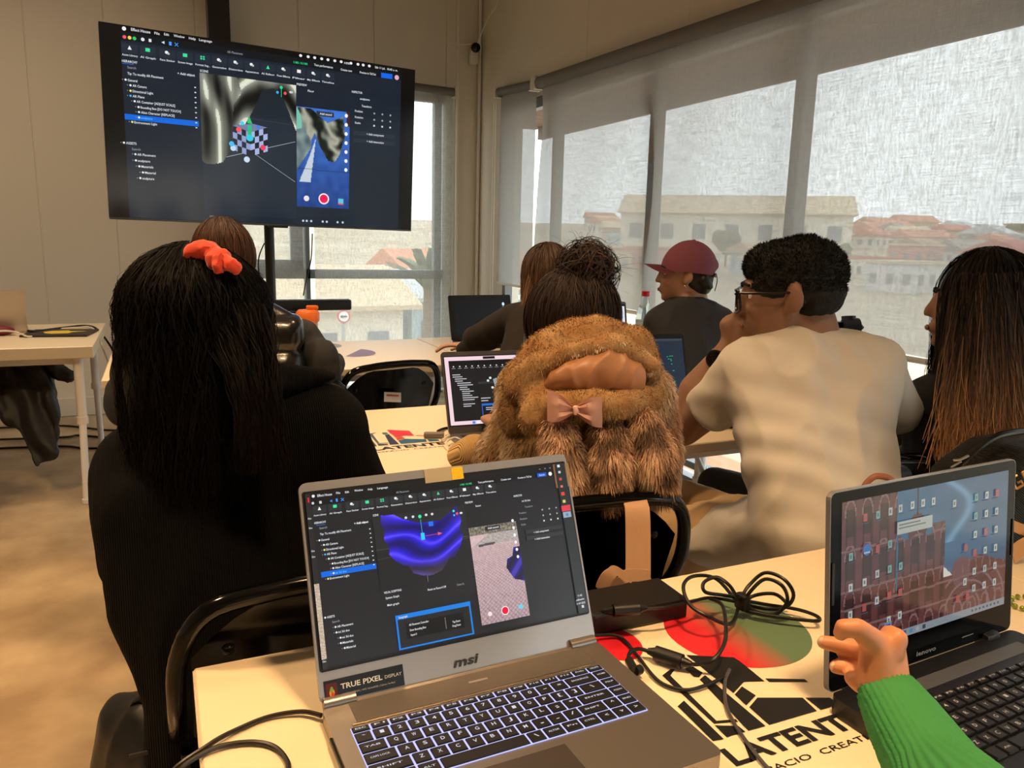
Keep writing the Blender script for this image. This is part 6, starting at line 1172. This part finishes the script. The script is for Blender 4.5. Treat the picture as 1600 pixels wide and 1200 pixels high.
cable('coiled black power cable tied in a bundle behind the red and green disc', [onT(1155, 945, Z), onT(1120, 905, Z + .03), onT(1085, 900, Z + .04), onT(1068, 915, Z + .04), onT(1078, 945, Z + .03), onT(1110, 965, Z + .02), onT(1140, 975, Z), onT(1152, 955, Z), onT(1150, 935, Z + .01), onT(1130, 930, Z + .02), onT(1102, 925, Z + .035), onT(1100, 910, Z + .045), onT(1120, 902, Z + .05), onT(1140, 915, Z + .045), onT(1155, 935, Z + .02),
 onT(1170, 915, Z + .03), onT(1195, 895, Z + .05), onT(1225, 905, Z + .05), onT(1240, 930, Z + .03), onT(1225, 950, Z + .01), onT(1190, 950, Z), onT(1165, 942, Z + .01), onT(1172, 925, Z + .03), onT(1195, 905, Z + .05), onT(1222, 915, Z + .05), onT(1230, 940, Z + .02), onT(1210, 960, Z), onT(1180, 955, Z), onT(1165, 940, Z + .01), onT(1200, 945, Z), onT(1245, 952, Z), onT(1275, 962, Z), onT(1278, 970, Z), onT(1240, 967, Z), onT(1190, 960, Z), onT(1160, 950, Z), onT(1175, 932, Z + .01), onT(1210, 928, Z + .02), onT(1232, 945, Z)], .0027)
b = B(); b.box((.014, .022, .024), onT(1160, 940, Z + .012), bev=.004); tag(b.out('cable_tie', M_rub, smooth=True), 'black hook and loop strap binding the coiled cable', 'strap')
c2 = cable('black charging cable looping from the coil down to the barrel plug', [onT(1108, 935, Z + .02), onT(1128, 945, Z + .03), onT(1134, 975, Z + .03), onT(1132, 1005, Z + .02), onT(1115, 1030, Z + .01), onT(1090, 1038, Z), onT(1068, 1035, Z), onT(1045, 1027, Z), onT(1020, 1020, Z), onT(1000, 1014, Z), onT(986, 1018, Z + .002), onT(982, 1030, Z), onT(988, 1045, Z)], .0026)
B().cyl(onT(1024, 1020, Z), onT(1066, 1034, Z), .0095).cyl(onT(1012, 1017, Z), onT(1024, 1020, Z), .004, .007).cyl(onT(1066, 1034, Z), onT(1080, 1038, Z), .007, .004).out('ferrite_bead', M_rub, c2, smooth=True)
B().cyl(onT(983, 1032, Z), onT(992, 1049, Z), .0055).cyl(onT(992, 1049, Z), onT(1000, 1046, Z - .002), .006).out('plug', M_rub, c2, smooth=True)
cable('black cable curving over the printed logo on the near table', [onT(918, 994, T + .01), onT(955, 992, T + .006), onT(975, 1000, T + .004), onT(1000, 1030, T + .004), onT(1030, 1065, T + .004), onT(1070, 1078, T + .004), onT(1105, 1070, T + .005), onT(1132, 1058, T + .006)], .0023)
c3 = cable('thin grey cable running down across the printed logo to the table front', [onT(1140, 1046, T + .008), onT(1133, 1065, T + .005), onT(1134, 1100, T + .004), onT(1150, 1135, T + .004), onT(1175, 1170, T + .004), onT(1200, 1200, T + .004), onT(1225, 1215, T + .004)], .0022, mat('grey_cable', (70, 70, 74), .4))
cable('brown black cable entering the left side of the silver laptop', [onT(502, 1118, T + .008), onT(470, 1112, T + .006), onT(420, 1120, T + .004), onT(370, 1140, T + .004), onT(325, 1165, T + .004), onT(290, 1185, T + .003) + Vector((-.02, 0, -.02)), onT(262, 1210, T) + Vector((-.02, 0, -.08))], .0028, mat('brown_cable', (36, 28, 20), .4))
cable('brown black cable looping at the front left corner of the near table', [onT(450, 1215, T + .004), onT(449, 1190, T + .004), onT(430, 1168, T + .004), onT(400, 1160, T + .004), onT(360, 1163, T + .004), onT(320, 1176, T + .004), onT(290, 1195, T + .003) + Vector((-.01, 0, -.01)), onT(262, 1215, T) + Vector((-.02, 0, -.06))], .0028, MATS['brown_cable'])
# things on the middle table ------------------------------------------------------
q = onT(678, 684); t = thing('usb_adapter', 'small grey adapter lying by the print on the middle table', 'adapter', (q.x, q.y, T), -.35)
B().box((.055, .024, .014), (0, 0, .008), bev=.004).out('case', mat('grey_case', (126, 116, 104), .5), t, smooth=True)
B().cyl((.03, 0, .008), (.045, 0, .010), .0035).out('plug', M_white, t)
cable('tangled white cables beside the pink desktop laptop', [onT(690, 688, T + .006), onT(705, 680, T + .008), onT(718, 688, T + .008), onT(712, 698, T + .005), onT(700, 700, T + .005), onT(698, 690, T + .012), onT(712, 684, T + .012), onT(724, 694, T + .008), onT(715, 706, T + .004), onT(702, 704, T + .004), onT(694, 696, T + .005)], .003, mat('white_cable', (220, 212, 196), .5))
cable('short black cable beside the pink desktop laptop', [onT(684, 674, T + .006), onT(690, 671, T + .006), onT(700, 669, T + .005), onT(712, 675, T + .005)], .004)
# back tables ------------------------------------------------------------------
def bottle(loc, h, r, label):
    t = thing('water_bottle', label, 'bottle', loc)
    M = mat('clear_plastic', (214, 226, 230), .08, Transmission_Weight=.85, IOR=1.2)
    B().lathe([(r * .85, 0), (r, .012), (r, h * .18), (r * .93, h * .21), (r, h * .24), (r, h * .58), (r * .8, h * .72), (r * .42, h * .86), (r * .38, h * .93)], n=24).out('bottle_body', M, t, smooth=True)
    B().cyl((0, 0, h * .92), (0, 0, h), r * .46, n=20).out('cap', mat('red_cap', (206, 30, 44), .4), t, smooth=True)
    B().lathe([(r * 1.01, h * .33), (r * 1.01, h * .54)], n=24).out('wrap_label', mat('teal_label', (96, 178, 176), .4, var=(22, (226, 236, 238), 2)), t, smooth=True)
qb = onT(1004, 548); bottle((qb.x * .97, qb.y * .97, T), .305, .042, 'clear plastic water bottle with a red cap beside the woman in the cap')
q = P(990, 520, 3.5); t = thing('snack_bag', 'small orange crumpled snack wrapper by the lilac laptop', 'wrapper', (q.x, q.y, T)); me = B().sph((0, 0, .03), (.035, .03, .03))
for v in me.bm.verts: v.co += Vector(noise.noise_vector(v.co * 50)) * .015
me.out('wrapper', mat('orange_foil', (226, 112, 44), .35), t)
q = P(481, 500, 3.35); t = thing('drink_bottle', 'clear shaker bottle with an orange lid on the back table', 'bottle', (q.x, q.y, T))
B().lathe([(.036, 0), (.04, .01), (.043, .15), (.043, .165)], n=24).out('bottle_body', mat('peach_plastic', (236, 196, 170), .2, Transmission_Weight=.5), t, smooth=True)
B().lathe([(.047, .162), (.05, .17), (.05, .20), (.04, .212), (.02, .214)], n=24).box((.05, .03, .018), (.02, 0, .222), bev=.006).out('lid', mat('orange_lid', (240, 120, 40), .45), t, smooth=True)
# left table ---------------------------------------------------------------------
q = onT(95, 522); t = thing('booklet', 'dark square card with a yellow blot on the left table', 'card', (q.x + .0, q.y, T), -.15)
B().box((.30, .26, .010), (0, 0, .006), bev=.001).out('card', mat('dark_card', (44, 34, 28), .5), t); ff = Flat(); ff.poly([(-.06, -.05), (-.02, -.08), (.05, -.06), (.06, -.01), (.12, .03), (.04, .03), (.02, .07), (-.05, .05), (-.08, 0)], srgb(238, 206, 60), .0114); ff.out('print', M_print, t)
t = thing('red_pouch', 'small dark red object in front of the silver laptop on the left table', 'pouch', onT(6, 524)); B().sph((-.02, 0, .025), (.07, .04, .026)).out('pouch', mat('dark_red', (120, 24, 40), .6), t, smooth=True)
cable('white cable arched over the left table and down its end', [onT(-20, 520, T + .02), onT(5, 517, T + .03), onT(25, 519, T + .02), onT(48, 526, T + .005), onT(80, 516, T + .004), onT(120, 512, T + .01), onT(146, 514, T + .01), onT(160, 530, T - .02) + Vector((.0, 0, -.05)), P(170, 570, 4.5), P(175, 600, 4.5), P(178, 615, 4.5)], .005, MATS['white_cable'])
cable('black cable running from the silver laptop over the left table end', [onT(44, 517, T + .02), onT(60, 517, T + .012), onT(100, 512, T + .01), onT(130, 509, T + .012), onT(148, 512, T + .01), P(160, 523, 4.45), P(172, 540, 4.45), P(178, 552, 4.45)], .006)
for i, pts in enumerate([[(90, 665), (130, 668), (170, 672)], [(98, 683), (120, 680), (150, 682), (180, 684)], [(95, 697), (130, 700), (170, 700)]]):
    def onF(px, py):
        r = RM @ _n([px - 800, py - 600, F]); k = (.006 - CAM[2]) / r[2]; return Vector(CAM + k * r)
    cable('black cable on the floor behind the left table, %s' % ('farthest', 'middle', 'nearest')[i], [onF(*p) for p in [(-20, pts[0][1] + 4)] + pts + [(230, pts[-1][1])]], .006)
# jacket hung on the chair under the left table
t = thing('jacket', 'black padded jacket draped over the chair under the left table', 'jacket', (-.95, 3.9, .4)); pj = lambda x, y, d=3.75: P(x, y, d)
M_jk = mat('black_nylon', (15, 16, 18), .6, bump=(24, .35, .008))
blob('jacket_body', [[(pj(-20, 590), (.08, .10, .06)), (pj(62, 580), (.05, .09, .05)), (pj(74, 625, 3.72), (.03, .07, .04)), (pj(10, 655, 3.65), (.03, .05, .03))], [(pj(8, 610, 3.65), (.03, .04, .03)), (pj(74, 620, 3.68), (.03, .03, .03)), (pj(94, 700, 3.66), (.008, .02, .012)), (pj(60, 728, 3.62), (.012, .02, .01)), (pj(35, 668, 3.62), (.03, .02, .02))]], M_jk, t, .009, 4, lambda co, no: .016 * np.sin(co[:, 0] * 55 + co[:, 2] * 22 + 3 * nz(co, 6)) + .006 * nz(co, 20))
blob('jacket_sleeve', [[(pj(-10, 568), (.06, .07, .05)), (pj(80, 572), (.05, .06, .045))], [(pj(80, 572), (.05, .06, .045)), (pj(106, 588), (.030, .04, .025))]], M_jk, t, .011, 4, folds(.014, (14, 14, 9), .005))
# black leather bag on the floor at the lower left -----------------------------------
t = thing('leather_bag', 'black soft leather bag beside the nearest folding chair, lower left', 'bag', (-.22, 1.02, .1)); pb = lambda x, y, d=1.28: P(x, y, d)
M_bag = mat('soft_black_leather', (17, 17, 18), .42, bump=(40, .15, .004))
blob('bag_body', [[(pb(185, 1125), (.03, .06, .03)), (pb(250, 1110, 1.25), (.05, .06, .03)), (pb(178, 1200), (.03, .07, .05)), (pb(280, 1200, 1.2), (.06, .07, .05))], [(pb(178, 1200), (.03, .07, .05)), (pb(290, 1200, 1.2), (.06, .07, .05)), (pb(190, 1420, 1.3), (.05, .08, .03)), (pb(290, 1420, 1.25), (.06, .08, .03))]], M_bag, t, .008, 5, folds(.006, (9, 9, 5)))
B().tube([pb(203, 1112, 1.24), pb(208, 1098, 1.23), pb(222, 1091, 1.22), pb(235, 1096, 1.22), pb(232, 1108, 1.2)], .004, 8).out('ring_handle', M_bag, t, loc=-Vector(t.location), smooth=True)
B().box((.05, .004, .006), pb(232, 1175, 1.12), bev=.001).out('buckle', mat('dark_metal', (80, 78, 74), .3, .9), t, loc=-Vector(t.location))
# brown leather handle of the bag behind the black laptop
t = thing('handbag', 'bag with a brown leather loop handle, behind the black laptop lid', 'bag', (1.28, 1.10, .45)); ph = lambda x, y, d=1.32: P(x, y, d)
B().tube([ph(1346, 775), ph(1352, 758), ph(1364, 746), ph(1376, 744), ph(1390, 748), ph(1402, 760), ph(1410, 780)], .0055, 10).out('handle', mat('brown_leather', (150, 92, 62), .4), t, loc=-Vector(t.location), smooth=True, label='brown leather loop handle')
blob('bag_body', [[(ph(1340, 800), (.03, .03, .02)), (ph(1415, 800), (.03, .03, .02)), (ph(1335, 960), (.05, .04, .03)), (ph(1420, 960), (.05, .04, .03))]], mat('brown_bag', (120, 80, 56), .5), t, .008, 4)
# black backpack hanging on the chair at the right ------------------------------------
t = thing('backpack', 'black ribbed backpack with gold lettering hanging behind the black laptop', 'backpack', (1.62, 1.12, .5)); pk = lambda x, y, d=1.45: P(x, y, d)
M_pk = mat('ribbed_nylon', (20, 19, 18), .6, bump=(110, .8, .006, (1, 0, 1.2), 'DIAGONAL'))
blob('pack_body', [[(pk(1500, 745), (.03, .06, .03)), (pk(1560, 700), (.04, .06, .02)), (pk(1660, 690, 1.5), (.06, .07, .02)), (pk(1520, 830), (.05, .07, .06)), (pk(1680, 830, 1.5), (.08, .07, .06))], [(pk(1520, 830), (.05, .07, .06)), (pk(1680, 830, 1.5), (.08, .07, .06)), (pk(1530, 1010, 1.5), (.06, .07, .06)), (pk(1680, 1010, 1.5), (.06, .07, .06))]], M_pk, t, .009, 4)
B().tube([pk(1478, 755, 1.40), pk(1505, 722, 1.38), pk(1545, 688, 1.38), pk(1580, 676, 1.40), pk(1640, 670, 1.45)], .006, 8).out('piping', mat('glossy_trim', (16, 16, 17), .2), t, loc=-Vector(t.location), smooth=True)
B().tube([pk(1490, 719, 1.36), pk(1500, 718, 1.36), pk(1513, 712, 1.365)], .0022, 6).tube([pk(1486, 730, 1.36), pk(1502, 721, 1.36)], .0016, 6).out('zip_pull', mat('zip_silver', (190, 190, 192), .25, .9), t, loc=-Vector(t.location), smooth=True)
B().ribbon([pk(1584, 822, 1.34), pk(1600, 828, 1.34), pk(1640, 836, 1.34)], [tuple(RM @ np.array([0, 1, 0]))], .02, .003).ribbon([pk(1582, 868, 1.33), pk(1598, 855, 1.33), pk(1640, 835, 1.33)], [tuple(RM @ np.array([.3, 1, 0]))], .028, .003).out('tan_strap', mat('tan_strap', (206, 154, 90), .5), t, loc=-Vector(t.location))
lt = Flat()
for k, ch in enumerate('GOLD'): pass
g1 = B(); o0 = pk(1588, 764, 1.335); ux = Vector(RM @ np.array([.86, -.5, 0])); uy = Vector(RM @ np.array([-.45, -.88, 0]))
for pts in ([(0, 0), (0, .02), (.012, .02)], [(0, 0), (.014, 0), (.014, .008), (.007, .008)], [(.022, 0), (.022, .02), (.036, .02), (.036, 0), (.022, 0)], [(.044, .02), (.044, 0), (.058, 0)]): g1.tube([o0 + ux * x + uy * y for x, y in pts], .0022, 6, smooth=False)
g1.out('gold_letters', mat('gold_print', (196, 150, 90), .35, .6), t, loc=-Vector(t.location), label='gold metal lettering')
# string of small lights / beads at the right edge of the table
t = thing('bracelet', 'beads glinting yellow green on the table at the right edge', 'beads', onT(1592, 950)); 
for k in range(14): a = k * .45; B().sph((.02 + .03 * math.cos(a), .02 * math.sin(a), .005), .004, u=8, v=6).out('bead', mat('glint_bead', (150, 160, 60), .1, .5), t, smooth=True)
# camera-like device behind the man's shoulder
q = p6(1322, 505, 2.05); t = thing('headset', 'dark blue grey device with a round cap behind the shoulder of the man', 'device', q); Ld = Vector(t.location)
Mdv = mat('blue_grey_plastic', (48, 54, 66), .4)
B().cyl(p6(1318, 512, 2.05) - Ld, p6(1340, 512, 2.05) - Ld, .026, n=24).cyl(p6(1326, 500, 2.05) - Ld, p6(1326, 494, 2.05) - Ld, .018, n=20).out('barrel', Mdv, t, smooth=True)
B().box((.09, .03, .022), p6(1304, 509, 2.06) - Ld, bev=.004).out('arm', M_black, t)
B().cyl(p6(1340, 512, 2.05) - Ld, p6(1343, 516, 2.05) - Ld, .014, n=16).cyl(p6(1322, 520, 2.06) - Ld, Vector((q.x, q.y, T + .005)) - Ld, .008).cyl(Vector((q.x, q.y, T)) - Ld, Vector((q.x, q.y, T + .012)) - Ld, .04).out('stand', Mdv, t, smooth=True)
